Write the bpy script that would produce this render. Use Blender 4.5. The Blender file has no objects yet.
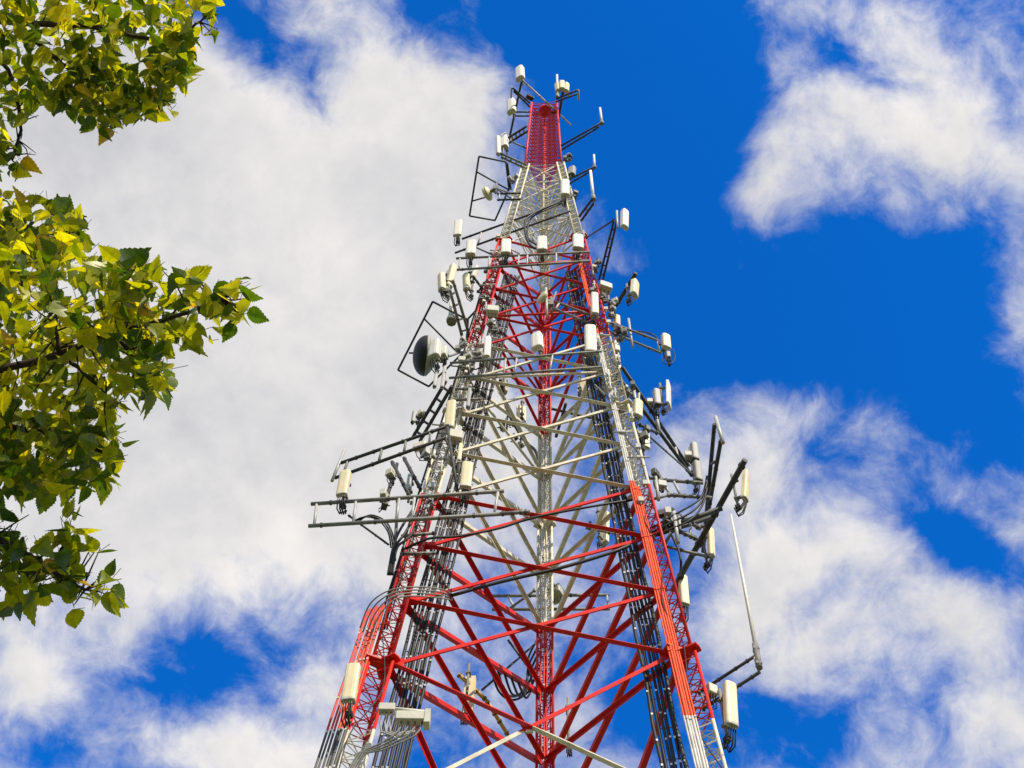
import bpy, math, random
import numpy as np
from mathutils import Vector, Matrix, Quaternion
random.seed(7)
R = math.radians
sc = bpy.context.scene
COL = sc.collection

# ------------------------------------------------------------------ camera
F = 1358.44; TH = R(60.2948); YAW = R(-2.4597); ROLL = R(2.9208); CZ = 1.6
fw = Vector((math.sin(YAW)*math.cos(TH), math.cos(YAW)*math.cos(TH), math.sin(TH)))
r0 = Vector((math.cos(YAW), -math.sin(YAW), 0)); u0 = r0.cross(fw)
cr = r0*math.cos(ROLL) + u0*math.sin(ROLL)
cu = -r0*math.sin(ROLL) + u0*math.cos(ROLL)
CAM = Vector((0, 0, CZ))
cd = bpy.data.cameras.new('camera'); cam = bpy.data.objects.new('camera', cd); COL.objects.link(cam)
cam.matrix_world = Matrix(((cr.x, cu.x, -fw.x, 0), (cr.y, cu.y, -fw.y, 0), (cr.z, cu.z, -fw.z, CZ), (0, 0, 0, 1)))
cd.sensor_width = 36; cd.lens = F/1024*36; cd.clip_start = .05; cd.clip_end = 6000
sc.camera = cam
sc.view_settings.view_transform = 'Standard'; sc.view_settings.look = 'None'
sc.view_settings.gamma = 1; sc.view_settings.exposure = 0.18

# ------------------------------------------------------------------ sun and sky
SUN_EL = R(40); SUN_AZ = R(34)      # azimuth: to the right of straight behind the photographer
sdir = Vector((math.sin(SUN_AZ)*math.cos(SUN_EL), -math.cos(SUN_AZ)*math.cos(SUN_EL), math.sin(SUN_EL)))
ld = bpy.data.lights.new('sun', 'SUN'); ld.energy = 5.0; ld.angle = R(.5); ld.color = (1, .89, .70)
sun = bpy.data.objects.new('sun', ld); COL.objects.link(sun)
sun.rotation_euler = sdir.to_track_quat('Z', 'Y').to_euler()

W = bpy.data.worlds.new('World'); sc.world = W; W.use_nodes = True
def build_world():
    nt = W.node_tree; N = nt.nodes; K = nt.links; N.clear()
    def node(t, **kw):
        n = N.new(t)
        for k, v in kw.items(): setattr(n, k, v)
        return n
    def math_(op, a, b=None, c=None, clamp=False):
        n = node('ShaderNodeMath', operation=op, use_clamp=clamp)
        for i, v in enumerate((a, b, c)):
            if v is None: continue
            if isinstance(v, (int, float)): n.inputs[i].default_value = v
            else: K.new(v, n.inputs[i])
        return n.outputs[0]
    def vmath(op, a, b=None):
        n = node('ShaderNodeVectorMath', operation=op)
        for i, v in enumerate((a, b)):
            if v is None: continue
            if isinstance(v, (tuple, Vector)): n.inputs[i].default_value = v
            else: K.new(v, n.inputs[i])
        return n
    def ramp(x, a, b, lo=0., hi=1., smooth=True):
        n = node('ShaderNodeMapRange', interpolation_type='SMOOTHSTEP' if smooth else 'LINEAR')
        K.new(x, n.inputs[0])
        for i, v in zip((1, 2, 3, 4), (a, b, lo, hi)): n.inputs[i].default_value = v
        return n.outputs[0]
    def noise(v, scale, detail=6, rough=.55, dist=0., off=(0, 0, 0)):
        n = node('ShaderNodeTexNoise'); n.inputs['Scale'].default_value = scale
        n.inputs['Detail'].default_value = detail; n.inputs['Roughness'].default_value = rough
        n.inputs['Distortion'].default_value = dist
        K.new(vmath('ADD', v, off).outputs[0], n.inputs['Vector'])
        return n
    sky = node('ShaderNodeTexSky'); sky.sky_type = 'NISHITA'; sky.sun_disc = False
    sky.sun_elevation = SUN_EL; sky.sun_rotation = math.atan2(sdir.x, sdir.y)
    sky.altitude = 200; sky.air_density = 1.; sky.dust_density = .3; sky.ozone_density = 2.5
    hs = node('ShaderNodeMix', data_type='RGBA', blend_type='MULTIPLY'); hs.inputs[0].default_value = 1
    K.new(sky.outputs[0], hs.inputs['A']); hs.inputs['B'].default_value = SKYTINT
    tc = node('ShaderNodeTexCoord'); d = tc.outputs['Generated']
    # cloud map: a gnomonic chart of the sky about one fixed compass direction and elevation
    C0, CX, CY = fw.copy(), cr.copy(), cu.copy()
    z = math_('MAXIMUM', vmath('DOT_PRODUCT', d, C0).outputs['Value'], .12)
    x = math_('DIVIDE', vmath('DOT_PRODUCT', d, CX).outputs['Value'], z)
    y = math_('DIVIDE', vmath('DOT_PRODUCT', d, CY).outputs['Value'], z)
    cb = node('ShaderNodeCombineXYZ'); K.new(x, cb.inputs[0]); K.new(y, cb.inputs[1])
    uv = cb.outputs[0]
    # warp
    wn = noise(uv, 6.0, 6, .5)
    wv = vmath('SCALE', vmath('SUBTRACT', wn.outputs['Color'], (.5, .5, .5)).outputs[0]); wv.inputs['Scale'].default_value = .075
    wuv = vmath('ADD', uv, wv.outputs[0]).outputs[0]
    acc = None
    for (bx, by, rx, ry, rot, amp) in BLOBS:
        c = ((bx-512)/F, (384-by)/F, 0)
        m = node('ShaderNodeMapping', vector_type='TEXTURE')
        m.inputs['Location'].default_value = c; m.inputs['Rotation'].default_value = (0, 0, R(rot))
        m.inputs['Scale'].default_value = (rx/F, ry/F, 1)
        K.new(wuv, m.inputs['Vector'])
        L = vmath('LENGTH', m.outputs[0]).outputs['Value']
        g = math_('EXPONENT', math_('MULTIPLY', math_('MULTIPLY', L, L), -.7))
        g = math_('MULTIPLY', g, amp)
        acc = g if acc is None else math_('ADD', acc, g)
    n1 = noise(wuv, 7.5, 14, .60, .0)
    n1b = noise(vmath('ADD', wuv, (.004, .016, 0)).outputs[0], 7.5, 14, .60, .0)
    n2 = noise(wuv, 20.0, 12, .64, .35, (3.1, 1.7, .4))
    away = ramp(vmath('LENGTH', uv).outputs['Value'], .5, .9, 0., .55)  # extra cloud added beyond the view to whiten the ambient light
    acc = math_('ADD', acc, away)
    dens = math_('ADD', acc, math_('MULTIPLY', math_('SUBTRACT', n1.outputs[0], .5), 2.6))
    dens = math_('ADD', dens, math_('MULTIPLY', math_('SUBTRACT', n2.outputs[0], .5), 1.7))
    cover = ramp(dens, -.28, 1.0)
    # self shading: thick parts lighter or greyer with their own slow noise
    n3 = noise(uv, 5.5, 7, .5, .0, (7.7, 2.2, 1.4))
    n4 = noise(wuv, 16.0, 8, .6, .2, (1.7, 9.2, 5.4))
    bright = math_('ADD', ramp(n3.outputs[0], .3, .7, .2, .68, False), ramp(n4.outputs[0], .3, .7, 0., .14, False))
    bright = math_('ADD', bright, math_('MULTIPLY', math_('SUBTRACT', n1.outputs[0], n1b.outputs[0]), 1.5), clamp=True)
    bright = math_('ADD', bright, ramp(dens, .5, 1.8, .22, -.05, False), clamp=True)
    cc = node('ShaderNodeMix', data_type='RGBA'); K.new(bright, cc.inputs[0])
    cc.inputs['A'].default_value = (.50, .51, .55, 1); cc.inputs['B'].default_value = (.93, .895, .85, 1)
    bsky = node('ShaderNodeBackground'); K.new(hs.outputs['Result'], bsky.inputs[0]); bsky.inputs[1].default_value = SKYSTR
    bcl = node('ShaderNodeBackground'); K.new(cc.outputs['Result'], bcl.inputs[0]); bcl.inputs[1].default_value = .92
    mx = node('ShaderNodeMixShader'); K.new(math_('MULTIPLY', cover, .97), mx.inputs[0])
    K.new(bsky.outputs[0], mx.inputs[1]); K.new(bcl.outputs[0], mx.inputs[2])
    out = node('ShaderNodeOutputWorld'); K.new(mx.outputs[0], out.inputs[0])
SKYTINT = (.03, .83, 1.90, 1); SKYSTR = .12
BLOBS = [  # chart x, y, radii, rotation, amount (+ cloud, - clear)
    (150, 330, 260, 210, 0, 1.25), (330, 170, 170, 150, 0, .95), (60, 160, 150, 150, 0, .8), (430, 90, 80, 70, 0, .5),
    (330, 480, 140, 110, 0, .8), (420, 330, 90, 120, 0, .6), (60, 520, 150, 90, 0, .5), (130, 40, 120, 60, 0, .3),
    (262, 66, 78, 46, -40, -1.35), (235, 15, 50, 30, 0, -.4), (430, 25, 90, 32, -10, -.75), (215, 235, 60, 60, 0, .2), (250, 690, 95, 36, -15, -.40), (130, 690, 75, 32, 10, -.42), (200, 625, 120, 40, 0, -.38), (340, 600, 60, 40, 0, -.35), (540, 640, 90, 90, 0, -.35), (60, 640, 90, 45, 0, .5), (340, 700, 110, 60, 30, .45), (60, 750, 60, 40, 0, -.3),
    (240, 755, 110, 40, 0, .7), (20, 690, 60, 40, 0, .5), (560, 660, 120, 160, 0, .45), (530, 430, 80, 90, 0, -.15),
    (600, 120, 100, 170, 0, -1.0), (660, 60, 70, 90, 0, -.8), (640, 255, 95, 24, -8, .68), (600, 215, 40, 40, 0, .3),
    (880, 110, 135, 105, 10, .42), (770, 195, 40, 75, 5, .75), (700, 195, 35, 60, 0, -.8), (980, 130, 110, 90, 0, .42), (930, 240, 90, 25, 0, -.3), (845, 75, 60, 22, -30, -.45), (760, 20, 60, 50, 0, .3), (860, 60, 70, 20, -40, -.3),
    (840, 325, 190, 75, -6, -1.1), (720, 560, 40, 50, 0, -.35), (860, 445, 60, 22, -20, -.3), (650, 520, 60, 120, 0, -.3), (700, 300, 60, 80, 0, -.3), (1020, 320, 28, 60, 0, .9),
    (820, 500, 150, 100, 20, .42), (930, 650, 150, 110, -20, .50), (760, 620, 90, 110, 0, .38), (1000, 480, 50, 50, 0, -.4), (850, 580, 50, 20, 30, -.4), (900, 420, 60, 25, 0, .2), (1010, 440, 50, 30, 0, -.3),
    (955, 555, 75, 24, -35, -1.0), (700, 420, 70, 40, 40, .25), (735, 735, 60, 30, 30, -.85), (850, 715, 70, 30, 35, -.6), (640, 700, 40, 60, 0, -.4)]
build_world()

# ------------------------------------------------------------------ pixel -> place helpers
def ray(px, py): return (fw + cr*((px-512)/F) + cu*((384-py)/F)).normalized()
def at(px, py, Y):
    d = ray(px, py); return CAM + d*(Y/d.y)
def ath(px, py, H):              # H: height above the camera
    d = ray(px, py); return CAM + d*(H/d.z)
def pix(p):
    w = p-CAM; z = w.dot(fw); return (512+F*w.dot(cr)/z, 384-F*w.dot(cu)/z)
def yf(py): return float(np.interp(py, [100, 165, 238, 341, 495, 732], [23.3, 23.3, 22.95, 22.55, 22.1, 21.66]))

# ------------------------------------------------------------------ materials
def mat(name, col, rough=.5, metal=0., spec=.5, var=.12, scale=6., dirt=None, bump=0., coat=0.):
    m = bpy.data.materials.new(name); m.use_nodes = True
    nt = m.node_tree; N = nt.nodes; K = nt.links; b = N['Principled BSDF']
    b.inputs['Roughness'].default_value = rough; b.inputs['Metallic'].default_value = metal
    b.inputs['Specular IOR Level'].default_value = spec
    g = N.new('ShaderNodeNewGeometry')
    n = N.new('ShaderNodeTexNoise'); n.inputs['Scale'].default_value = scale; n.inputs['Detail'].default_value = 6; n.inputs['Roughness'].default_value = .65
    K.new(g.outputs['Position'], n.inputs['Vector'])
    mx = N.new('ShaderNodeMix'); mx.data_type = 'RGBA'
    mr = N.new('ShaderNodeMapRange'); mr.inputs[1].default_value = .3; mr.inputs[2].default_value = .7
    K.new(n.outputs[0], mr.inputs[0]); K.new(mr.outputs[0], mx.inputs[0])
    c = Vector(col)
    mx.inputs['A'].default_value = (*(c*(1-var)), 1); mx.inputs['B'].default_value = (*(c*(1+var)), 1)
    last = mx.outputs['Result']
    if dirt:
        n2 = N.new('ShaderNodeTexNoise'); n2.inputs['Scale'].default_value = scale*.45; n2.inputs['Detail'].default_value = 9; n2.inputs['Roughness'].default_value = .75
        K.new(g.outputs['Position'], n2.inputs['Vector'])
        r2 = N.new('ShaderNodeMapRange'); r2.inputs[1].default_value = dirt[1]; r2.inputs[2].default_value = dirt[1]+.12
        K.new(n2.outputs[0], r2.inputs[0])
        m2 = N.new('ShaderNodeMix'); m2.data_type = 'RGBA'; K.new(r2.outputs[0], m2.inputs[0]); K.new(last, m2.inputs['A'])
        m2.inputs['B'].default_value = (*dirt[0], 1); last = m2.outputs['Result']
    if name.startswith('radome') or name.startswith('equipment'):
        oi = N.new('ShaderNodeObjectInfo'); r3 = N.new('ShaderNodeMapRange'); r3.inputs[3].default_value = .74; r3.inputs[4].default_value = 1.06
        K.new(oi.outputs['Random'], r3.inputs[0]); v3 = N.new('ShaderNodeVectorMath'); v3.operation = 'SCALE'
        K.new(last, v3.inputs[0]); K.new(r3.outputs[0], v3.inputs['Scale']); last = v3.outputs[0]
    K.new(last, b.inputs['Base Color'])
    if bump:
        bp = N.new('ShaderNodeBump'); bp.inputs['Strength'].default_value = bump; bp.inputs['Distance'].default_value = .01
        K.new(n.outputs[0], bp.inputs['Height']); K.new(bp.outputs[0], b.inputs['Normal'])
    return m
H0 = 22.46          # lowest paint boundary in view, above the camera
def paint(name, red, white, rust=.59, rough=.5):
    """tower paint: ten metre bands, white and red in turn by height, with rust and grime."""
    m = bpy.data.materials.new(name); m.use_nodes = True
    nt = m.node_tree; N = nt.nodes; K = nt.links; b = N['Principled BSDF']
    b.inputs['Roughness'].default_value = rough; b.inputs['Specular IOR Level'].default_value = .3
    g = N.new('ShaderNodeNewGeometry'); s = N.new('ShaderNodeSeparateXYZ'); K.new(g.outputs['Position'], s.inputs[0])
    def M(op, a, v, clamp=False):
        n = N.new('ShaderNodeMath'); n.operation = op; n.use_clamp = clamp; K.new(a, n.inputs[0])
        if v is not None: n.inputs[1].default_value = v
        return n.outputs[0]
    t = M('FLOOR', M('DIVIDE', M('ADD', s.outputs[2], -(H0+CZ)+200), 10.), None)
    odd = M('MODULO', t, 2.)           # 0 -> red, 1 -> white (t = 20 for the first band in view)
    odd = M('GREATER_THAN', odd, .5)
    mx = N.new('ShaderNodeMix'); mx.data_type = 'RGBA'; K.new(odd, mx.inputs[0])
    mx.inputs['A'].default_value = (*red, 1); mx.inputs['B'].default_value = (*white, 1)
    n = N.new('ShaderNodeTexNoise'); n.inputs['Scale'].default_value = 3.5; n.inputs['Detail'].default_value = 8; n.inputs['Roughness'].default_value = .7
    K.new(g.outputs['Position'], n.inputs['Vector'])
    mr = N.new('ShaderNodeMapRange'); mr.inputs[1].default_value = .3; mr.inputs[2].default_value = .7; mr.inputs[3].default_value = .66; mr.inputs[4].default_value = 1.14
    K.new(n.outputs[0], mr.inputs[0])
    m1 = N.new('ShaderNodeVectorMath'); m1.operation = 'SCALE'; K.new(mx.outputs['Result'], m1.inputs[0]); K.new(mr.outputs[0], m1.inputs['Scale'])
    n2 = N.new('ShaderNodeTexNoise'); n2.inputs['Scale'].default_value = 2.2; n2.inputs['Detail'].default_value = 10; n2.inputs['Roughness'].default_value = .8
    K.new(g.outputs['Position'], n2.inputs['Vector'])
    r2 = N.new('ShaderNodeMapRange'); r2.inputs[1].default_value = rust; r2.inputs[2].default_value = rust+.05; r2.inputs[4].default_value = .85
    K.new(n2.outputs[0], r2.inputs[0])
    m2 = N.new('ShaderNodeMix'); m2.data_type = 'RGBA'; K.new(r2.outputs[0], m2.inputs[0]); K.new(m1.outputs[0], m2.inputs['A'])
    m2.inputs['B'].default_value = (.16, .06, .025, 1)
    K.new(m2.outputs['Result'], b.inputs['Base Color'])
    return m
M_PAINT = paint('tower_paint', (.66, .016, .007), (.71, .645, .49))
M_CPAINT = paint('painted_cable', (.78, .085, .018), (.62, .60, .55), .70)
M_CPAINT2 = paint('cable_paint_and_sheath', (.74, .06, .018), (.10, .10, .09), .70)
M_STEEL = mat('galvanised_steel', (.20, .195, .175), .6, .1, .3, .3, 5, ((.16, .13, .10), .62))
M_DARK = mat('dark_steel', (.050, .050, .047), .6, .0, .3, .3, 5, ((.12, .08, .05), .66))
M_LIGHT = mat('bright_zinc', (.40, .40, .37), .5, .15, .4, .15, 8)
M_RAD = mat('radome_white', (.82, .77, .67), .5, 0, .5, .05, 3, ((.58, .50, .38), .60))
M_CREAM = mat('radome_cream', (.80, .69, .43), .5, 0, .5, .06, 3, ((.54, .44, .26), .61))
M_GREY = mat('radome_grey', (.42, .41, .38), .55, 0, .4, .08, 3)
M_BOX = mat('equipment_housing', (.58, .56, .46), .5, 0, .5, .1, 5, ((.35, .30, .22), .6))
M_EDARK = mat('equipment_dark', (.10, .10, .09), .55, .1, .5, .3, 9)
M_CABLE = mat('black_cable', (.016, .016, .016), .55, 0, .35, .3, 7)
M_CLIP = mat('cable_clip', (.62, .60, .52), .4, .5, .5, .1, 8)
M_DOME = mat('dark_dome', (.018, .019, .02), .55, 0, .3, .15, 3)
M_BARK = mat('bark', (.055, .042, .032), .85, 0, .3, .4, 30, None, .6)
M_CONC = mat('concrete', (.33, .32, .30), .85, 0, .3, .2, 3, ((.2, .19, .17), .6), .3)
M_YEL = mat('yellow_conduit', (.62, .36, .06), .5, 0, .5, .15, 8)
def ground_mat():
    m = mat('grass_ground', (.10, .12, .045), .9, 0, .2, .45, .6, ((.22, .18, .11), .55), .5); return m
def leaf_mat():
    m = bpy.data.materials.new('leaf'); m.use_nodes = True
    nt = m.node_tree; N = nt.nodes; K = nt.links; N.clear()
    a = N.new('ShaderNodeAttribute'); a.attribute_name = 'leaf_tone'
    cr_ = N.new('ShaderNodeValToRGB'); e = cr_.color_ramp.elements
    e[0].position = 0; e[0].color = (.03, .075, .005, 1); e[1].position = 1; e[1].color = (.50, .30, .02, 1)
    for p, c in ((.30, (.09, .14, .005, 1)), (.55, (.235, .265, .006, 1)), (.80, (.49, .465, .010, 1)), (.955, (.56, .46, .02, 1))):
        x = cr_.color_ramp.elements.new(p); x.color = c
    K.new(a.outputs['Fac'], cr_.inputs[0])
    g = N.new('ShaderNodeNewGeometry')
    n = N.new('ShaderNodeTexNoise'); n.inputs['Scale'].default_value = 60; n.inputs['Detail'].default_value = 5
    K.new(g.outputs['Position'], n.inputs['Vector'])
    mr = N.new('ShaderNodeMapRange'); mr.inputs[1].default_value = .3; mr.inputs[2].default_value = .7; mr.inputs[3].default_value = .75; mr.inputs[4].default_value = 1.2
    K.new(n.outputs[0], mr.inputs[0])
    sc_ = N.new('ShaderNodeVectorMath'); sc_.operation = 'SCALE'; K.new(cr_.outputs[0], sc_.inputs[0]); K.new(mr.outputs[0], sc_.inputs['Scale'])
    d = N.new('ShaderNodeBsdfDiffuse'); K.new(sc_.outputs[0], d.inputs[0])
    t = N.new('ShaderNodeBsdfTranslucent')
    tm = N.new('ShaderNodeMix'); tm.data_type = 'RGBA'; tm.blend_type = 'MULTIPLY'; tm.inputs[0].default_value = 1
    K.new(sc_.outputs[0], tm.inputs['A']); tm.inputs['B'].default_value = (2.2, 2.0, .40, 1); K.new(tm.outputs['Result'], t.inputs[0])
    mx = N.new('ShaderNodeMixShader'); mx.inputs[0].default_value = .5; K.new(d.outputs[0], mx.inputs[1]); K.new(t.outputs[0], mx.inputs[2])
    gl = N.new('ShaderNodeBsdfGlossy'); gl.inputs['Roughness'].default_value = .38; gl.inputs[0].default_value = (.8, .8, .8, 1)
    m2 = N.new('ShaderNodeMixShader'); m2.inputs[0].default_value = .03; K.new(mx.outputs[0], m2.inputs[1]); K.new(gl.outputs[0], m2.inputs[2])
    o = N.new('ShaderNodeOutputMaterial'); K.new(m2.outputs[0], o.inputs[0])
    return m
M_LEAF = leaf_mat()

# ------------------------------------------------------------------ mesh helpers
def basis(d):
    d = d.normalized(); a = Vector((0, 0, 1)) if abs(d.z) < .9 else Vector((1, 0, 0))
    x = d.cross(a).normalized(); y = x.cross(d).normalized(); return x, y
class MB:
    def __init__(s): s.v = []; s.f = []; s.sm = []
    def tube(s, p, q, r, n=8, r2=None, cap=True):
        p = Vector(p); q = Vector(q)
        if (q-p).length < 1e-6: return s
        x, y = basis(q-p); r2 = r if r2 is None else r2; b = len(s.v)
        for P, rr in ((p, r), (q, r2)):
            for k in range(n):
                a = 2*math.pi*k/n; s.v.append(P + x*(rr*math.cos(a)) + y*(rr*math.sin(a)))
        for k in range(n): s.f.append((b+k, b+(k+1) % n, b+n+(k+1) % n, b+n+k)); s.sm.append(n > 4)
        if cap: s.f.append(tuple(range(b+n-1, b-1, -1))); s.f.append(tuple(range(b+n, b+2*n))); s.sm += [False, False]
        return s
    def path(s, pts, r, n=6):
        pts = [Vector(p) for p in pts]; b = len(s.v); px = None
        for i, p in enumerate(pts):
            t = (pts[min(i+1, len(pts)-1)]-pts[max(i-1, 0)]).normalized()
            if px is None: x, y = basis(t)
            else: x = (px - t*px.dot(t)).normalized(); y = t.cross(x)
            px = x; rr = r[i] if isinstance(r, (list, tuple)) else r
            for k in range(n):
                a = 2*math.pi*k/n; s.v.append(p + x*(rr*math.cos(a)) + y*(rr*math.sin(a)))
        for i in range(len(pts)-1):
            for k in range(n):
                s.f.append((b+i*n+k, b+i*n+(k+1) % n, b+(i+1)*n+(k+1) % n, b+(i+1)*n+k)); s.sm.append(True)
        s.f.append(tuple(range(b+n-1, b-1, -1))); s.f.append(tuple(range(b+(len(pts)-1)*n, b+len(pts)*n))); s.sm += [False, False]
        return s
    def prism(s, prof, o, ax, ay, az, L):
        """profile (x,y) extruded along az by L"""
        b = len(s.v); n = len(prof)
        for k in (0, 1):
            for (x, y) in prof: s.v.append(o + ax*x + ay*y + az*(L*k))
        for k in range(n): s.f.append((b+k, b+(k+1) % n, b+n+(k+1) % n, b+n+k)); s.sm.append(False)
        s.f.append(tuple(range(b+n-1, b-1, -1))); s.f.append(tuple(range(b+n, b+2*n))); s.sm += [False, False]
        return s
    def box(s, c, sx, sy, sz, ax=Vector((1, 0, 0)), ay=Vector((0, 1, 0)), az=Vector((0, 0, 1)), bev=0.):
        c = Vector(c); hx, hy = sx/2, sy/2
        if bev:
            prof = [(-hx+bev, -hy), (hx-bev, -hy), (hx, -hy+bev), (hx, hy-bev), (hx-bev, hy), (-hx+bev, hy), (-hx, hy-bev), (-hx, -hy+bev)]
            return s.loft([(prof, -sz/2+bev*.0, 1-2*bev/min(sx, sy)), (prof, -sz/2+bev, 1), (prof, sz/2-bev, 1), (prof, sz/2, 1-2*bev/min(sx, sy))], c, ax, ay, az)
        return s.prism([(-hx, -hy), (hx, -hy), (hx, hy), (-hx, hy)], c-az*(sz/2), ax, ay, az, sz)
    def loft(s, rings, c, ax=Vector((1, 0, 0)), ay=Vector((0, 1, 0)), az=Vector((0, 0, 1)), smooth=False):
        b = len(s.v); n = len(rings[0][0])
        for prof, z, k in rings:
            for (x, y) in prof: s.v.append(c + ax*(x*k) + ay*(y*k) + az*z)
        for i in range(len(rings)-1):
            for k in range(n):
                s.f.append((b+i*n+k, b+i*n+(k+1) % n, b+(i+1)*n+(k+1) % n, b+(i+1)*n+k)); s.sm.append(smooth)
        m = len(rings)-1
        s.f.append(tuple(range(b+n-1, b-1, -1))); s.f.append(tuple(range(b+m*n, b+(m+1)*n))); s.sm += [False, False]
        return s
    def revolve(s, prof, c, axis, n=24):
        """prof: (radius, distance along axis)"""
        x, y = basis(axis); az = axis.normalized()
        circ = [(math.cos(2*math.pi*k/n), math.sin(2*math.pi*k/n)) for k in range(n)]
        b = len(s.v)
        for (r, z) in prof:
            for (a, d) in circ: s.v.append(c + x*(a*r) + y*(d*r) + az*z)
        for i in range(len(prof)-1):
            for k in range(n): s.f.append((b+i*n+k, b+i*n+(k+1) % n, b+(i+1)*n+(k+1) % n, b+(i+1)*n+k)); s.sm.append(True)
        m = len(prof)-1
        s.f.append(tuple(range(b+n-1, b-1, -1))); s.f.append(tuple(range(b+m*n, b+(m+1)*n))); s.sm += [False, False]
        return s
    def mesh(s, name, m, off=Vector((0, 0, 0))):
        me = bpy.data.meshes.new(name); me.from_pydata([v-off for v in s.v], [], s.f)
        me.polygons.foreach_set('use_smooth', s.sm); me.materials.append(m); me.update(); return me
    def build(s, name, m, parent=None, origin=None):
        """vertices are world coordinates (parents only carry a translation)"""
        off = Vector(origin) if origin is not None else Vector((0, 0, 0))
        if parent is not None: off = world_loc(parent)
        o = bpy.data.objects.new(name, s.mesh(name, m, off)); COL.objects.link(o)
        if parent is not None: o.parent = parent
        else: o.location = off
        return o
def world_loc(o):
    l = Vector(o.location)
    while o.parent: o = o.parent; l = l + Vector(o.location)
    return l
def tag(o, label, cat, group=None, kind=None):
    o['label'] = label
    if cat: o['category'] = cat
    if group: o['group'] = group
    if kind: o['kind'] = kind
    return o
def empty(name, loc, label, cat, group=None):
    o = bpy.data.objects.new(name, None); COL.objects.link(o); o.location = loc; o.empty_display_size = .3
    return tag(o, label, cat, group)
def child(name, me, parent):
    o = bpy.data.objects.new(name, me); COL.objects.link(o); o.parent = parent; return o
def arc(p, q, sag, n=12, side=Vector((0, 0, 0))):
    p = Vector(p); q = Vector(q)
    return [p.lerp(q, t) + Vector((0, 0, -4*sag*t*(1-t))) + side*(4*t*(1-t)) for t in [k/n for k in range(n+1)]]

# ------------------------------------------------------------------ ground
g = MB(); n = 40; S_ = 2500
for j in range(n+1):
    for i in range(n+1):
        x = (i/n*2-1); y = (j/n*2-1); x = x*abs(x)*S_; y = y*abs(y)*S_
        far = max(0, math.hypot(x, y)-80)
        g.v.append(Vector((x, y, .006*far*math.sin(x*.01+1)*math.cos(y*.008))))
for j in range(n):
    for i in range(n): a = j*(n+1)+i; g.f.append((a, a+1, a+n+2, a+n+1)); g.sm.append(True)
tag(g.build('ground', ground_mat()), 'rough grass ground around the tower', None, kind='structure')

# ------------------------------------------------------------------ tower
D = 23.8517; PSI = R(-3.8499)
def S_at(h):
    i = (h-H0)/10
    if i <= 4: return 7.5361-1.46536*i
    return 1.675-.30*(i-4)
def leg_c(k, h):                 # k 0: front left, 1: front right, 2: back
    a = R((210, 330, 90)[k])+PSI; rr = S_at(h)/3**.5
    return Vector((rr*math.cos(a), D+rr*math.sin(a), h+CZ))
def leg_side(h):
    i = (h-H0)/10
    if i < .25: return .58
    if i < 1.5: return .46
    if i < 3: return .42
    return .34
def chord(k, j, h, side=None):
    a = R((210, 330, 90)[j])+PSI; rr = (side or leg_side(h))/3**.5
    c = leg_c(k, h); return c + Vector((math.cos(a)*rr, math.sin(a)*rr, 0))
HT = H0+40; HTOP = H0+50
tower = empty('communications_tower', (0, D, 0), 'red and white banded three legged steel lattice tower rising to the sky', 'tower')
secs = [-CZ+.5, H0-7.5, H0+2.5, H0+15, H0+30, HT]
for k in range(3):
    base = leg_c(k, -CZ+.5)
    m = MB()
    for a, b in zip(secs[:-1], secs[1:]):
        sd = leg_side((a+b)/2)
        for (j0, j1) in ((0, 1), (1, 2), (2, 0)):
            st = .28
            nst = int((b-a)/st)
            for q in range(nst):
                h1 = a+(b-a)*q/nst; h2 = a+(b-a)*(q+1)/nst
                p = chord(k, j0 if q % 2 else j1, h1, sd); r = chord(k, j1 if q % 2 else j0, h2, sd)
                m.tube(p, r, .02, 4, cap=False)
                if q % 2 == 0: m.tube(chord(k, j0, h2, sd), chord(k, j1, h2, sd), .013, 4, cap=False)
    leg = m.build('leg', M_PAINT, tower)
    for j in range(3):
        c = MB()
        for a, b in zip(secs[:-1], secs[1:]):
            sd = leg_side((a+b)/2); c.tube(chord(k, j, a, sd), chord(k, j, b, sd), .042, 8)
        c.build('chord', M_PAINT, leg)
    for h in [H0-17.5, H0-7.5, H0+2.5, H0+15, H0+30]:
        s1 = leg_side(h-.5); c = leg_c(k, h); pl = MB()
        prof = []
        for j in range(3):
            a = R((210, 330, 90)[j])+PSI
            for da in (-.30, 0, .30):
                rr = (s1/3**.5)+.14
                prof.append((math.cos(a+da)*rr, math.sin(a+da)*rr))
            am = a+R(60); prof.append((math.cos(am)*rr*.40, math.sin(am)*rr*.40)) if j < 3 else None
        # order by angle
        prof.sort(key=lambda t: math.atan2(t[1], t[0]))
        pl.prism(prof, c-Vector((0, 0, .03)), Vector((1, 0, 0)), Vector((0, 1, 0)), Vector((0, 0, 1)), .05)
        pl.build('splice_plate', M_PAINT, leg)
    ft = MB(); ft.box(Vector((base.x, base.y, .28)), 1.6, 1.6, .6, bev=.05); ft.build('footing', M_CONC, leg)

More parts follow.
